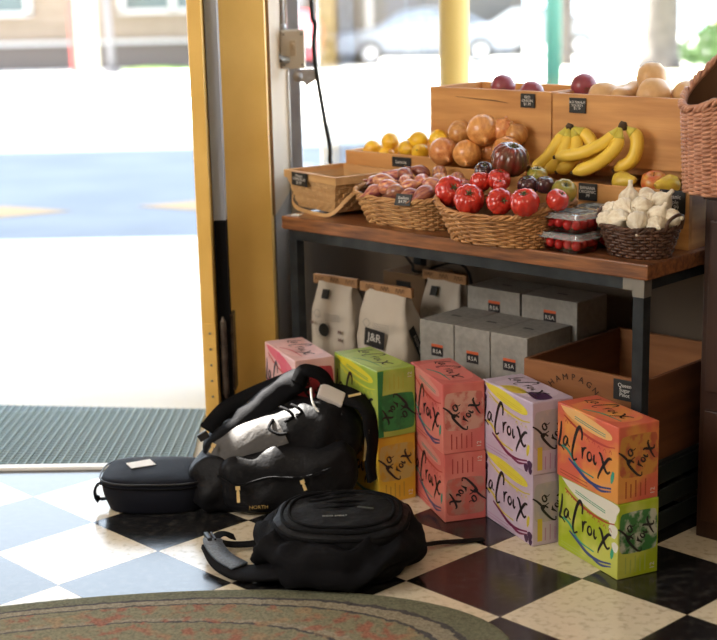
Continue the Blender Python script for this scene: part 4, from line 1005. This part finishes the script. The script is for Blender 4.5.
def soda_box(label, corner, ang, z, c1, c2, swoosh, banner, can, can2, group=None, side_flip=1, corner_art=None, top_text=True, left_hidden=False, strip=None, tabs=None, edge=(.45, .05, .04), wide=False, side_strip=None):
    """corner = nearest bottom corner; long printed face runs back-left along `ang`, end face runs right"""
    # local x: along long face from its left (far) end to the near corner; y: depth to the right-back
    a = R(ang)-math.pi                      # local +x points from far end to near corner
    far = Vector((corner[0], corner[1], 0))+Vector((math.cos(R(ang)), math.sin(R(ang)), 0))*LW
    t = thing('soda_box', label, 'soda box', (far.x, far.y, z), a, group)
    key = label[:40]
    mc = mat('carton_'+key, c1, .38, color2=c2, scale=7, contrast=(.46, .58), detail=3, spec=.4, coat=.12)
    b_ = MB(); b_.box((LW/2, LD/2, LH/2), (LW, LD, LH), bev=.003)
    b_.build('body', mc, t)
    FL = face_frame((0, 0, 0), (1, 0, 0), (0, 0, 1)); FR = face_frame((LW, 0, 0), (0, 1, 0), (0, 0, 1)); FT = face_frame((0, 0, LH), (1, 0, 0), (0, 1, 0))
    # banner, swooshes
    m_ = MB(); B = [(.06, .975), (.14, .90), (.34, .83), (.58, .78), (.80, .775), (.90, .81), (.86, .88), (.62, .945), (.34, .985)] if not wide else [(.06, .985), (.20, .88), (.42, .78), (.66, .72), (.88, .74), (.985, .86), (.985, .985), (.5, .99)]
    patch(m_, FL, [(p[0]*LW, p[1]*LH) for p in B], .0004); m_.build('banner', mat('ink_'+str(banner), banner, .45), t)
    m_ = MB()
    for k in range(2):
        ribbon(m_, FL, [(.30*LW, (.905-.028*k)*LH), (.55*LW, (.865-.028*k)*LH), (.80*LW, (.835-.028*k)*LH)], .0022, .0008, False)
    m_.build('banner_print', mat('ink_'+str(swoosh[1]), swoosh[1], .45), t)
    m_ = MB(); ribbon(m_, FL, [(.20*LW, .30*LH), (.35*LW, .22*LH), (.52*LW, .13*LH), (.70*LW, .12*LH), (.90*LW, .17*LH)], .0085, .0005); m_.build('swoosh', mat('ink_'+str(swoosh[0]), swoosh[0], .45), t); m_ = MB(); ribbon(m_, FL, [(.60*LW, .10*LH), (.74*LW, .08*LH), (.90*LW, .13*LH)], .006, .0006); m_.build('swoosh', MATS['ink_'+str(swoosh[0])], t)
    m_ = MB(); ribbon(m_, FL, [(.08*LW, .44*LH), (.20*LW, .40*LH), (.36*LW, .24*LH), (.62*LW, .20*LH)], .007, .0004); m_.build('swoosh', mat('ink_'+str(swoosh[1]), swoosh[1], .45), t); m_ = MB(); ribbon(m_, FL, [(.93*LW, .40*LH), (.91*LW, .30*LH), (.90*LW, .24*LH)], .012, .0004); m_.build('swoosh', MATS['ink_'+str(swoosh[1])], t)
    m_ = MB(); ribbon(m_, FL, [(.12*LW, .86*LH), (.32*LW, .765*LH), (.56*LW, .705*LH), (.80*LW, .69*LH), (.95*LW, .72*LH)], .0060, .0007); m_.build('banner_edge', mat('edge_'+key, edge, .5), t)
    m_ = MB(); rj = random.Random(len(label))
    for k in range(9):
        x_ = .14+.09*k; y_ = .84-.17*min(1, k/6)-rj.uniform(.03, .07); ribbon(m_, FL, [(x_*LW, y_*LH), ((x_+.02)*LW, (y_+.035)*LH), ((x_+.045)*LW, (y_-.01)*LH)], .0022, .0009, False)
    m_.build('printed_curls', MATS['edge_'+key], t)
    m_ = MB()
    for k in range(2): ribbon(m_, FL, [(.06*LW, (.10-.04*k)*LH), (.52*LW, (.085-.045*k)*LH)], .0022, .0006, False)
    m_.build('small_print', mat('ink_'+str(swoosh[2]), swoosh[2], .5), t)
    if corner_art:
        m_ = MB()
        for (u, v, r_) in corner_art[1]: patch(m_, FL, [(u*LW+r_*math.cos(k)*(1+.2*math.sin(3*k)), v*LH+r_*math.sin(k)) for k in [j*.628 for j in range(10)]], .0006)
        m_.build('fruit_art', mat('ink_'+str(corner_art[0]), corner_art[0], .5), t)
    if side_strip:
        m_ = MB(); patch(m_, FR, [(.12*LD, .06*LH), (.24*LD, .06*LH), (.24*LD, .38*LH), (.12*LD, .38*LH)], .0006, smooth=False); m_.build('side_strip', mat('ink_'+str(side_strip), side_strip, .5), t)
        if top_text:
            m_ = MB(); patch(m_, FT, [(.30*LW, .06*LD), (.60*LW, .05*LD), (.66*LW, .30*LD), (.40*LW, .34*LD)], .0006); m_.build('top_banner', MATS['ink_'+str(side_strip)], t)
            m_ = MB(); patch(m_, FT, [(.66*LW, .30*LD), (.92*LW, .20*LD), (.95*LW, .55*LD), (.74*LW, .60*LD)], .0006); m_.build('top_fruit_art', mat('ink_(0.06, 0.02, 0.07)', (.06, .02, .07), .5), t)
    if strip:
        m_ = MB(); patch(m_, FR, [(0.001, .002), (.018, .002), (.013, .09), (.020, LH-.002), (.001, LH-.002)], .0004, smooth=False); m_.build('edge_strip', mat('ink_'+str(strip), strip, .45), t)
    m_ = MB(); logo(m_, FL, LW, LH, .0080); m_.build('lettering', M_ink, t)
    # end face: can picture with the name running up it
    m_ = MB()
    if side_flip == 1: cy = .60
    else: cy = .36
    C = [(.05, cy-.22), (.04, cy), (.06, cy+.22), (.20, cy+.27), (.80, cy+.27), (.95, cy+.2), (.96, cy-.2), (.80, cy-.27), (.18, cy-.27)]
    patch(m_, FR, [(p[0]*LD, p[1]*LH) for p in C], .0004, n=4); m_.build('can_picture', mat('can_'+key, can, .4, color2=can2, scale=28, contrast=(.45, .55)), t)
    m_ = MB()
    G = FR @ Matrix.Translation((.5*LD, cy*LH, 0)) @ Matrix.Rotation(R(58 if side_flip == 1 else -122), 4, 'Z')
    la = [s for s in STROKES[:2]]; cr_ = [s for s in STROKES[2:]]
    for pts, k in la: ribbon(m_, G, [((p[0]-.02)*.20*1.0-.030, (p[1]-.5)*.115+.020) for p in pts], .0054*k, .0010)
    for pts, k in cr_: ribbon(m_, G, [((p[0]-.58)*.135, (p[1]-.5)*.105-.016) for p in pts], .0054*k, .0010)
    m_.build('end_lettering', M_ink, t)
    m_ = MB()
    y0, y1 = (.06, .28) if side_flip == 1 else (.70, .92)
    for k in range(5): ribbon(m_, FR, [((.20+.12*k)*LD, y0*LH), ((.20+.12*k)*LD, (y1-.04*(k % 2))*LH)], .0035, .0005, False)
    m_.build('nutrition_print', mat('ink_'+str(swoosh[2]), swoosh[2], .5), t)
    text('pack_count', '12', .018, mat('pale_ink', (.6, .55, .5), .6), t, FR @ Matrix.Translation((.86*LD, (.10 if side_flip == 1 else .88)*LH, .001)) @ Matrix.Rotation(R(90), 4, 'Z'))
    if top_text:
        m_ = MB(); patch(m_, FT, [(.16*LW, .10*LD), (.5*LW, .04*LD), (.80*LW, .14*LD), (.90*LW, .5*LD), (.8*LW, .9*LD), (.4*LW, .95*LD), (.15*LW, .7*LD)], .0003); m_.build('top_panel', mat('top_'+key, tuple(min(1, x*1.18+.01) for x in c1), .4, color2=c2, scale=22), t)
        m_ = MB(); G = FT @ Matrix.Translation((.10*LW, .08*LD, 0))
        for pts, k in STROKES: ribbon(m_, G, [(p[0]*LW*.80, p[1]*LD*.95) for p in pts], .0050*k, .0010)
        m_.build('top_lettering', M_ink, t)
        m_ = MB(); ribbon(m_, FT, [(.35*LW, .12*LD), (.55*LW, .28*LD), (.85*LW, .30*LD)], .006, .0006); m_.build('top_swoosh', mat('ink_'+str(swoosh[1]), swoosh[1], .45), t)
    return t
BLUE = (.035, .06, .22); TEAL = (.03, .28, .22)
H1 = LH+.0008
soda_box('lime-green and white soda box on the floor beneath the orange one', (.519, 3.410), 117, .0005, (.34, .44, .015), (.52, .56, .10), (BLUE, (.04, .35, .20), (.35, .45, .10)), (.70, .68, .60), (.03, .16, .04), (.45, .47, .40), 'stacked sparkling water boxes', edge=(.40, .05, .03), wide=True, top_text=False, corner_art=((.68, .67, .60), [(.93, .62, .018), (.96, .42, .013), (.90, .80, .020)]))
soda_box('orange and coral soda box on top of the lime-green one', (.517, 3.410), 117.5, H1, (.62, .125, .075), (.70, .30, .07), (BLUE, TEAL, (.35, .05, .02)), (.74, .42, .16), (.55, .25, .05), (.45, .10, .05), 'stacked sparkling water boxes')
soda_box('lavender soda box with yellow banner on the floor', (.333, 3.633), 115, .0005, (.50, .40, .52), (.56, .46, .58), ((.18, .02, .08), (.62, .50, .05), (.45, .25, .40)), (.70, .60, .06), (.42, .38, .42), (.50, .42, .42), 'stacked sparkling water boxes', edge=(.62, .50, .08), side_strip=(.66, .50, .05), top_text=False, corner_art=((.06, .02, .07), [(.04, .88, .012), (.05, .76, .011), (.88, .07, .011), (.95, .13, .012), (.96, .05, .009)]))
soda_box('lavender soda box with yellow banner stacked on the other lavender one', (.332, 3.630), 115.5, H1, (.50, .40, .52), (.56, .46, .58), ((.18, .02, .08), (.62, .50, .05), (.45, .25, .40)), (.70, .60, .06), (.42, .38, .42), (.50, .42, .42), 'stacked sparkling water boxes', edge=(.62, .50, .08), side_strip=(.66, .50, .05), corner_art=((.06, .02, .07), [(.04, .88, .012), (.05, .76, .011), (.88, .07, .011), (.95, .13, .012), (.96, .05, .009)]))
soda_box('coral-pink soda box on the floor with its end picture upside down', (.112, 3.815), 108, .0005, (.60, .135, .125), (.66, .20, .17), ((.08, .06, .16), TEAL, (.40, .05, .05)), (.62, .22, .19), (.50, .12, .10), (.42, .20, .16), 'stacked sparkling water boxes', side_flip=-1, top_text=False)
soda_box('coral-pink soda box on top of the other pink one', (.110, 3.812), 108.5, H1, (.60, .135, .125), (.66, .20, .17), ((.08, .06, .16), TEAL, (.40, .05, .05)), (.62, .22, .19), (.58, .30, .24), (.50, .12, .10), 'stacked sparkling water boxes')
soda_box('golden yellow soda box on the floor under the green one', (-.068, 3.962), 119, .0005, (.62, .36, .03), (.66, .43, .04), ((.10, .20, .10), (.55, .42, .05), (.40, .25, .03)), (.70, .50, .06), (.50, .38, .12), (.55, .33, .04), 'stacked sparkling water boxes', edge=(.45, .22, .03), top_text=False)
soda_box('green soda box with dark green can picture on top of the yellow one', (-.066, 3.958), 119, H1, (.30, .42, .06), (.42, .50, .10), ((.55, .07, .03), (.10, .30, .10), (.40, .42, .06)), (.66, .58, .03), (.02, .15, .05), (.03, .22, .06), 'stacked sparkling water boxes', edge=(.60, .60, .05), side_flip=-1, strip=(.02, .20, .06))
soda_box('pink soda box on the floor hidden behind the black backpack', (-.303, 4.090), 114, .0005, (.70, .42, .40), (.66, .36, .33), ((.5, .04, .05), (.62, .10, .12), (.5, .25, .22)), (.62, .10, .14), (.45, .04, .06), (.35, .03, .05), 'stacked sparkling water boxes', top_text=False)
soda_box('pale pink soda box with raspberry art next to the yellow post', (-.301, 4.088), 114, H1, (.70, .42, .40), (.66, .36, .33), ((.5, .04, .05), (.62, .10, .12), (.5, .25, .22)), (.62, .10, .14), (.45, .04, .06), (.35, .03, .05), 'stacked sparkling water boxes', corner_art=((.62, .07, .12), [(.62, .80, .030), (.50, .88, .020), (.74, .68, .022)]))

exec_bags = True
# ================================================================== BACKPACKS
def sgn(v, e): return math.copysign(abs(v)**e, v)
def blob(fn, nu, nv):
    mb = MB(); mb.grid(fn, nu, nv, closeu=True)
    bmesh.ops.remove_doubles(mb.bm, verts=mb.bm.verts[:], dist=1e-5)
    return mb
def fold(p, sc_, amp, seed=0.0):
    q_ = Vector((p.x*sc_+seed, p.y*sc_*1.0+seed*.7, p.z*sc_-seed)); a = 1-abs(noise.noise(q_))*2.2
    return amp*(a-.5)+amp*.4*noise.noise(q_*2.3)
def superell(center, rad, e1, e2, rot, amp=.01, sc_=7, seed=0, ground=0.0, mod=None):
    Rm = Euler(rot).to_matrix(); c = Vector(center)
    def fn(u, v):
        th = 2*math.pi*u; ph = -math.pi/2+math.pi*v
        x = sgn(math.cos(ph), e1)*sgn(math.cos(th), e2); y = sgn(math.cos(ph), e1)*sgn(math.sin(th), e2); z = sgn(math.sin(ph), e1)
        p = Vector((x*rad[0], y*rad[1], z*rad[2]))
        if mod: p = mod(p, x, y, z)
        nn = Vector((x/rad[0], y/rad[1], z/rad[2])).normalized()
        p = p+nn*fold(p, sc_, amp, seed)
        w = c+Rm @ p
        if w.z < ground+.002: w.z = ground+.002
        return w
    return fn

# --- small dark case at the left
cs = thing('small_case', 'small rounded dark navy zip case with a white tag at the left', 'bag', (-.700, 4.015, 0))
o_ = Vector((-.70, 4.02, 0))
def case_pt(th, v, off=0.0):
    a, b = .153+off, .118+off; e = .62
    x = a*sgn(math.cos(th), e); y = b*sgn(math.sin(th), e)
    k = 1-.10*(1-v)**2
    return Vector((x*k, y*k, 0))
def case_fn(u, v):
    th = 2*math.pi*u
    if v < .1: k = v/.1; p = case_pt(th, 0)*(.0+.97*k); z = .003
    elif v < .7: k = (v-.1)/.6; p = case_pt(th, k)*(.97+.03*math.sin(math.pi*k)); z = .003+.094*k
    else: k = (v-.7)/.3; p = case_pt(th, 1)*max(0.0, 1-k)**.55; z = .097+.016*math.sin(k*math.pi/2)+.003*noise.noise(Vector((p.x*14, p.y*14, 3)))
    z -= .012*(p.x+.168)*1.0
    q_ = Vector((p.x, p.y, max(.002, z))); return q_+Vector((.003, .003, 0))*noise.noise(Vector((q_.x*11, q_.y*11, q_.z*16)))
m_ = blob(case_fn, 72, 30); b_ = m_.build('body', M_navy, cs, True)
m_ = MB(); m_.ring([case_pt(2*math.pi*k/72, 1, .003)+Vector((0, 0, .094-.012*(case_pt(2*math.pi*k/72, 1).x+.168))) for k in range(72)], .0028, 6); m_.build('piping', M_black, cs, True)
m_ = MB(); m_.ring([case_pt(2*math.pi*k/72, .9, .002)+Vector((0, 0, .080-.012*(case_pt(2*math.pi*k/72, 1).x+.168))) for k in range(72)], .0022, 6); m_.build('zipper', M_web, cs, True)
m_ = MB(); P_ = catmull([(-.138, -.035, .072), (-.160, -.045, .070), (-.170, -.05, .052), (-.164, -.05, .030), (-.138, -.04, .026)], 6); m_.band(P_, .022, .005, up=[Vector((-1, 0, .1)) if 5 < i < 20 else Vector((-.3, 0, 1)) for i in range(len(P_))]); m_.build('handle', M_web, cs)
m_ = MB(); m_.box((-.045, .005, .1125), (.072, .052, .0015), (0, R(.5), R(28))); m_.build('paper_tag', M_white, cs)

# --- large black backpack
bp = thing('backpack', 'large black backpack slumped upright with gold zips and a sunlit patch', 'backpack', (-.335, 4.01, 0))
def loc(o, pts): return [Vector(p)-o for p in pts]
O2 = Vector((-.36, 4.02, 0))
def bodymod(p, x, y, z):
    p = p.copy(); p.z += .03*x*x*0; return p
fn = superell((-.005, .008, .150), (.235, .108, .130), .75, .80, (R(8), R(-17), R(-4)), .016, 6.5, 3.1)
blob(fn, 96, 60).build('body', M_shiny, bp, True)
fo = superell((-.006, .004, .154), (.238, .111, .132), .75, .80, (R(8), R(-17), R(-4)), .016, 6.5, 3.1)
MB().grid(lambda u, v: fo(.575+.20*u, .60+.29*v), 30, 24).build('sun_patch_panel', M_sunpatch, bp, True)  # panel added where the sunbeam lands, coloured paler so the patch looks bright
fn = superell((-.160, -.02, .075), (.108, .112, .085), .8, .85, (0, R(5), R(10)), .018, 9, 7.7)
blob(fn, 64, 40).build('side_pocket', M_shiny, bp, True)
fn = superell((.015, -.075, .105), (.195, .075, .098), .7, .75, (R(-4), R(-8), R(2)), .012, 8, 5.2)
blob(fn, 80, 44).build('front_pocket', M_shiny, bp, True)
# padded back panel ridge running up to the handle
fn = superell((-.075, .015, .255), (.185, .055, .040), .7, .7, (R(-12), R(-38), R(6)), .008, 12, 1.3)
blob(fn, 72, 36).build('back_panel', M_fabric, bp, True)
m_ = MB(); P_ = catmull([(.045, -.01, .350), (.060, -.018, .385), (.085, -.022, .387), (.115, -.018, .372), (.135, -.008, .335)], 6); m_.band(P_, .035, .010, up=Vector((0, -.75, .66))); m_.build('top_handle', M_web, bp, True)
m_ = MB(); P_ = catmull([(-.215, .00, .215), (-.165, .06, .258), (-.085, .10, .290), (.0, .10, .325)], 6); m_.band(P_, .045, .012, up=Vector((.15, -.6, .75))); o = m_.build('shoulder_strap', M_web, bp, True)
m_ = MB(); P_ = catmull([(.10, .02, .315), (.165, .00, .310), (.215, -.035, .300), (.245, -.060, .270), (.250, -.075, .205), (.246, -.085, .140), (.250, -.085, .085)], 7); m_.band(P_, .050, .012, up=[Vector((-.2+1.2*min(1, i/18), -.6, .9-.8*min(1, i/18))) for i in range(len(P_))], ws=[.065 if i < 24 else .065-.030*min(1, (i-24)/14) for i in range(len(P_))]); m_.build('shoulder_strap', M_web, bp, True)
m_ = MB(); m_.box((.205, -.030, .318), (.036, .004, .006), (0, R(-12), 0)); m_.build('strap_badge', M_gold, bp)
m_ = MB(); m_.band(catmull([(.240, -.09, .235), (.236, -.10, .19), (.232, -.10, .15)], 5), .010, .003, up=Vector((.2, -1, 0))); m_.build('webbing_tail', mat('olive_web', (.20, .14, .05), .7), bp)
m_ = MB(); m_.tube(catmull([(.085, -.045, .345), (.088, -.060, .315), (.100, -.072, .290), (.122, -.075, .272)], 6), .0030, 6); m_.build('white_cord', M_white, bp, True)
m_ = MB(); m_.box((.140, -.030, .318), (.075, .050, .018), (R(35), R(28), R(5)), bev=.006); m_.build('white_lining', mat('white_fabric', (.60, .55, .52), .7), bp)
m_ = MB()
for q0 in ([(.00, -.055, .285), (.025, -.070, .278), (.035, -.072, .262), (.012, -.080, .250)], [(-.02, -.07, .255), (-.03, -.09, .235), (-.005, -.10, .222), (.02, -.098, .222)], [(.03, -.055, .292), (.05, -.065, .285), (.06, -.065, .272), (.045, -.075, .262)]):
    m_.tube(catmull([(a_, b__-.012, c__+.012) for a_, b__, c__ in q0], 6), .0045, 7)
m_.build('elastic_cord', M_web, bp, True)
def zip_pull(parent, o, d=(0, 0, -1), L=.045, side=(0, -1, 0)):
    m_ = MB(); o = Vector(o); d = Vector(d).normalized(); s_ = Vector(side)
    m_.band([o, o+d*.010], .012, .007, up=s_); m_.band([o+d*.009, o+d*.016], .006, .004, up=s_); m_.band([o+d*.015, o+d*L], .0085, .003, up=s_)
    m_.build('zip_pull', M_gold, parent)
zip_pull(bp, (-.115, -.172, .105), (0.02, -.1, -1)); zip_pull(bp, (.060, -.166, .118), (.35, -.1, -1), .030)
m_ = MB(); m_.band(catmull([(-.175, -.125, .12), (-.115, -.168, .106), (-.03, -.165, .125), (.06, -.160, .122), (.14, -.155, .145)], 6), .008, .004, up=Vector((0, -1, 0))); m_.build('zipper', M_web, bp)
zip_pull(bp, (-.185, -.085, .200), (-.55, -.2, -1), .028)
text('gold_lettering', 'NORTH', .015, mat('dull_gold_thread', (.30, .20, .06), .6), bp, face_frame((-.060, -.176, .045), (1, 0, .03), (0, 0, 1)))
m_ = MB(); m_.box((-.222, -.03, .205), (.030, .012, .022), (0, R(-30), 0), bev=.003); m_.build('buckle', M_black, bp)

# --- second backpack lying flat in front
b3_ = thing('backpack', 'black backpack lying flat in front with a piped oval pocket and grey webbing strap', 'backpack', (-.160, 3.545, 0))
fn = superell((-.006, -.010, .066), (.212, .216, .068), .78, .84, (R(2), R(0), R(-6)), .026, 10, 5.4)
blob(fn, 96, 52).build('body', M_fabric, b3_, True)
fn = superell((.005, -.005, .118), (.172, .160, .036), .72, .80, (R(2), R(0), R(-6)), .005, 12, 4.4)
blob(fn, 80, 36).build('front_pocket', M_shiny, b3_, True)
def oval(sx, sy, z, n=80, ox=.005, oy=-.012):
    return [(ox+sx*sgn(math.cos(2*math.pi*k/n), .8), oy+sy*sgn(math.sin(2*math.pi*k/n), .8), z+.035*(sy*sgn(math.sin(2*math.pi*k/n), .8))) for k in range(n)]
m_ = MB(); m_.ring(oval(.150, .134, .142), .0060, 7); m_.build('piping', M_web, b3_, True)
m_ = MB(); m_.ring(oval(.132, .116, .149), .0042, 7); m_.build('piping', M_web, b3_, True)
m_ = MB(); m_.ring(oval(.168, .152, .128), .0050, 7); m_.build('zipper', M_web, b3_, True)
for k in range(4):
    m_ = MB(); y = .085-.030*k; w_ = .11-.012*abs(k-2); P_ = [(x/10*w_, y+.010*math.sin(x*.3), .1545+.035*y-.012*(x/10)**2) for x in range(-10, 11)]
    m_.tube(P_, .0032, 6); m_.build('seam', M_web, b3_, True)
text('logo_lettering', 'OGIO SPORT', .0105, M_silver, b3_, face_frame((-.010, -.070, .1535), (1, .02, 0), (0, 1, .05)), th=.001)
m_ = MB(); m_.band([(.045, -.020, .1575), (.085, -.030, .156)], .004, .003); m_.build('zip_pull', mat('dark_chrome', (.25, .25, .26), .3, .9), b3_)
m_ = MB(); m_.band([(.120, .055, .150), (.155, .045, .140)], .006, .003); m_.build('zip_pull', MATS['dark_chrome'], b3_)
# straps to the left
m_ = MB(); P_ = catmull([(-.080, -.150, .060), (-.17, -.140, .040), (-.245, -.100, .020), (-.300, -.035, .020), (-.335, .030, .040)], 7)
m_.band(P_, .055, .012, up=Vector((.25, -.3, 1)), ws=[.085-.035*i/len(P_) for i in range(len(P_))]); m_.build('shoulder_strap', M_fabric, b3_, True)
m_ = MB(); P_ = catmull([(-.250, -.085, .030), (-.295, -.032, .033), (-.325, .020, .044), (-.332, .048, .050)], 6); m_.band(P_, .050, .006, up=Vector((.25, -.3, 1))); o = m_.build('strap_mesh', M_greyweb, b3_, True); o['label'] = 'blue-grey mesh underside of the strap'
m_ = MB(); m_.box((-.345, .055, .045), (.012, .05, .028), (0, 0, R(20)), bev=.003); m_.box((-.332, .062, .045), (.005, .05, .020), (0, 0, R(20))); m_.build('buckle', M_black, b3_)
m_ = MB(); P_ = catmull([(-.335, .065, .042), (-.29, .085, .020), (-.22, .10, .018), (-.15, .11, .045), (-.10, .10, .07)], 6); m_.band(P_, .022, .003, up=Vector((0, -.4, 1))); m_.build('webbing', M_web, b3_)
m_ = MB(); P_ = catmull([(-.335, .060, .044), (-.315, .11, .040), (-.285, .13, .022)], 6); m_.band(P_, .026, .003, up=Vector((0, -.3, 1))); m_.build('webbing_tail', M_web, b3_)
m_ = MB(); m_.tube(catmull([(-.165, .03, .10), (-.185, .0, .075), (-.180, -.05, .045), (-.150, -.08, .03)], 6), .005, 6); m_.tube(catmull([(-.185, .0, .075), (-.205, -.01, .050), (-.215, -.02, .03)], 6), .004, 6); m_.build('elastic_cord', M_web, b3_, True)
m_ = MB(); P_ = catmull([(.17, .03, .04), (.205, .06, .022), (.26, .10, .012), (.33, .125, .006), (.37, .135, .005)], 6); m_.band(P_, .024, .003, up=Vector((0, 0, 1))); m_.build('webbing', M_web, b3_)
m_ = MB(); m_.box((.20, .045, .045), (.03, .02, .02), bev=.003); m_.build('buckle', M_black, b3_)

# ================================================================== SMALL THINGS BY THE POST
eb = thing('electrical_box', 'beige metal switch box mounted at the window frame beside the post', 'switch box', (-.343, 5.00, 1.217))
M_boxm = mat('beige_metal', (.62, .57, .48), .5, .1, (.50, .45, .36), 14)
MB().box((0, .02, 0), (.085, .045, .128), bev=.005).build('housing', M_boxm, eb)
MB().box((.004, -.006, 0), (.078, .006, .122), bev=.003).build('cover_plate', mat('cover_metal', (.70, .66, .58), .5, .1), eb)
MB().box((.004, -.011, .004), (.020, .008, .050), bev=.001).build('toggle_bezel', mat('ivory', (.60, .50, .36), .5), eb)
MB().box((.006, -.018, .012), (.008, .012, .020), (R(25), 0, 0), bev=.001).build('toggle', MATS['ivory'], eb)
m_ = MB()
for x in (-.026, .034):
    for z in (-.05, .05): m_.tube([(x, -.008, z), (x, -.012, z)], .004, 8)
m_.build('screw', M_weld, eb)
fc = thing('flexible_conduit', 'spiral metal conduit running down the post to a connector', 'conduit', (-.400, 5.0, 1.2))
m_ = MB()
pts = []
for k in range(360):
    a = k*.6; z = .42-k*.42/360+.03; pts.append((.006+.0065*math.cos(a), -.06+.0065*math.sin(a), z))
m_.tube(pts, .0022, 4); m_.tube([(.006, -.06, .03), (.006, -.06, .45)], .006, 8); m_.build('spiral', M_galv, fc, True)
m_ = MB(); m_.tube([(.006, -.06, .035), (.008, -.06, -.005)], .012, 10); m_.tube([(.008, -.06, .0), (.022, -.04, -.012), (.045, -.02, -.015)], .012, 10); m_.build('connector', M_weld, fc, True)
cd = thing('conduit_pipe', 'rigid metal pipe entering the switch box from above', 'conduit', (-.345, 5.03, 1.28))
MB().tube([(-.028, 0, 0), (-.028, 0, .6)], .0075, 10).build('pipe', M_galv, cd, True)
MB().tube([(-.028, 0, .0), (-.028, 0, .02)], .011, 10).build('coupling', M_galv, cd, True)
bk = thing('steel_bracket', 'small steel hook bracket with two holes below the switch box', 'bracket', (-.318, 5.00, 1.128))
m_ = MB(); out_ = [(-.020, .020), (.035, .022), (.058, .018), (.064, .006), (.050, -.002), (.052, -.012), (.030, -.026), (.020, -.035), (.012, -.020), (-.020, -.018)]
m_.poly([(x, 0, z) for x, z in out_], .004); m_.build('plate', M_galv, bk)
m_ = MB(); m_.tube([(-.008, -.006, .0), (-.008, .010, .0)], .017, 14); m_.build('boss', M_galv, bk, True)
m_ = MB()
for x, z in ((.030, -.006), (.050, .010)): m_.tube([(x, -.0055, z), (x, .0015, z)], .0055, 10)
m_.build('hole', mat('bright_hole', (.6, .62, .65), .6), bk)
tag(MB().tube(catmull([(-.272, 4.98, 2.4), (-.270, 4.98, 1.9), (-.272, 4.98, 1.37), (-.262, 4.97, 1.30), (-.268, 4.97, 1.22), (-.258, 4.96, 1.12), (-.240, 4.95, 1.00), (-.222, 4.93, .90), (-.222, 4.93, .85), (-.20, 4.92, .80), (-.19, 4.95, .757)], 8), .0075, 8).build('power_cord', M_black, None, True), 'black cord dangling in front of the window left of the crates', 'cord')
# base gap filler: chalk-white dab of paper at the left table corner
tag(MB().box(tuple(T(.012, .03, TZ+.002)), (.028, .022, .003), (0, 0, TH+.3), bev=.001).build('paper_scrap', M_white), 'small white scrap at the left front corner of the table', 'paper')
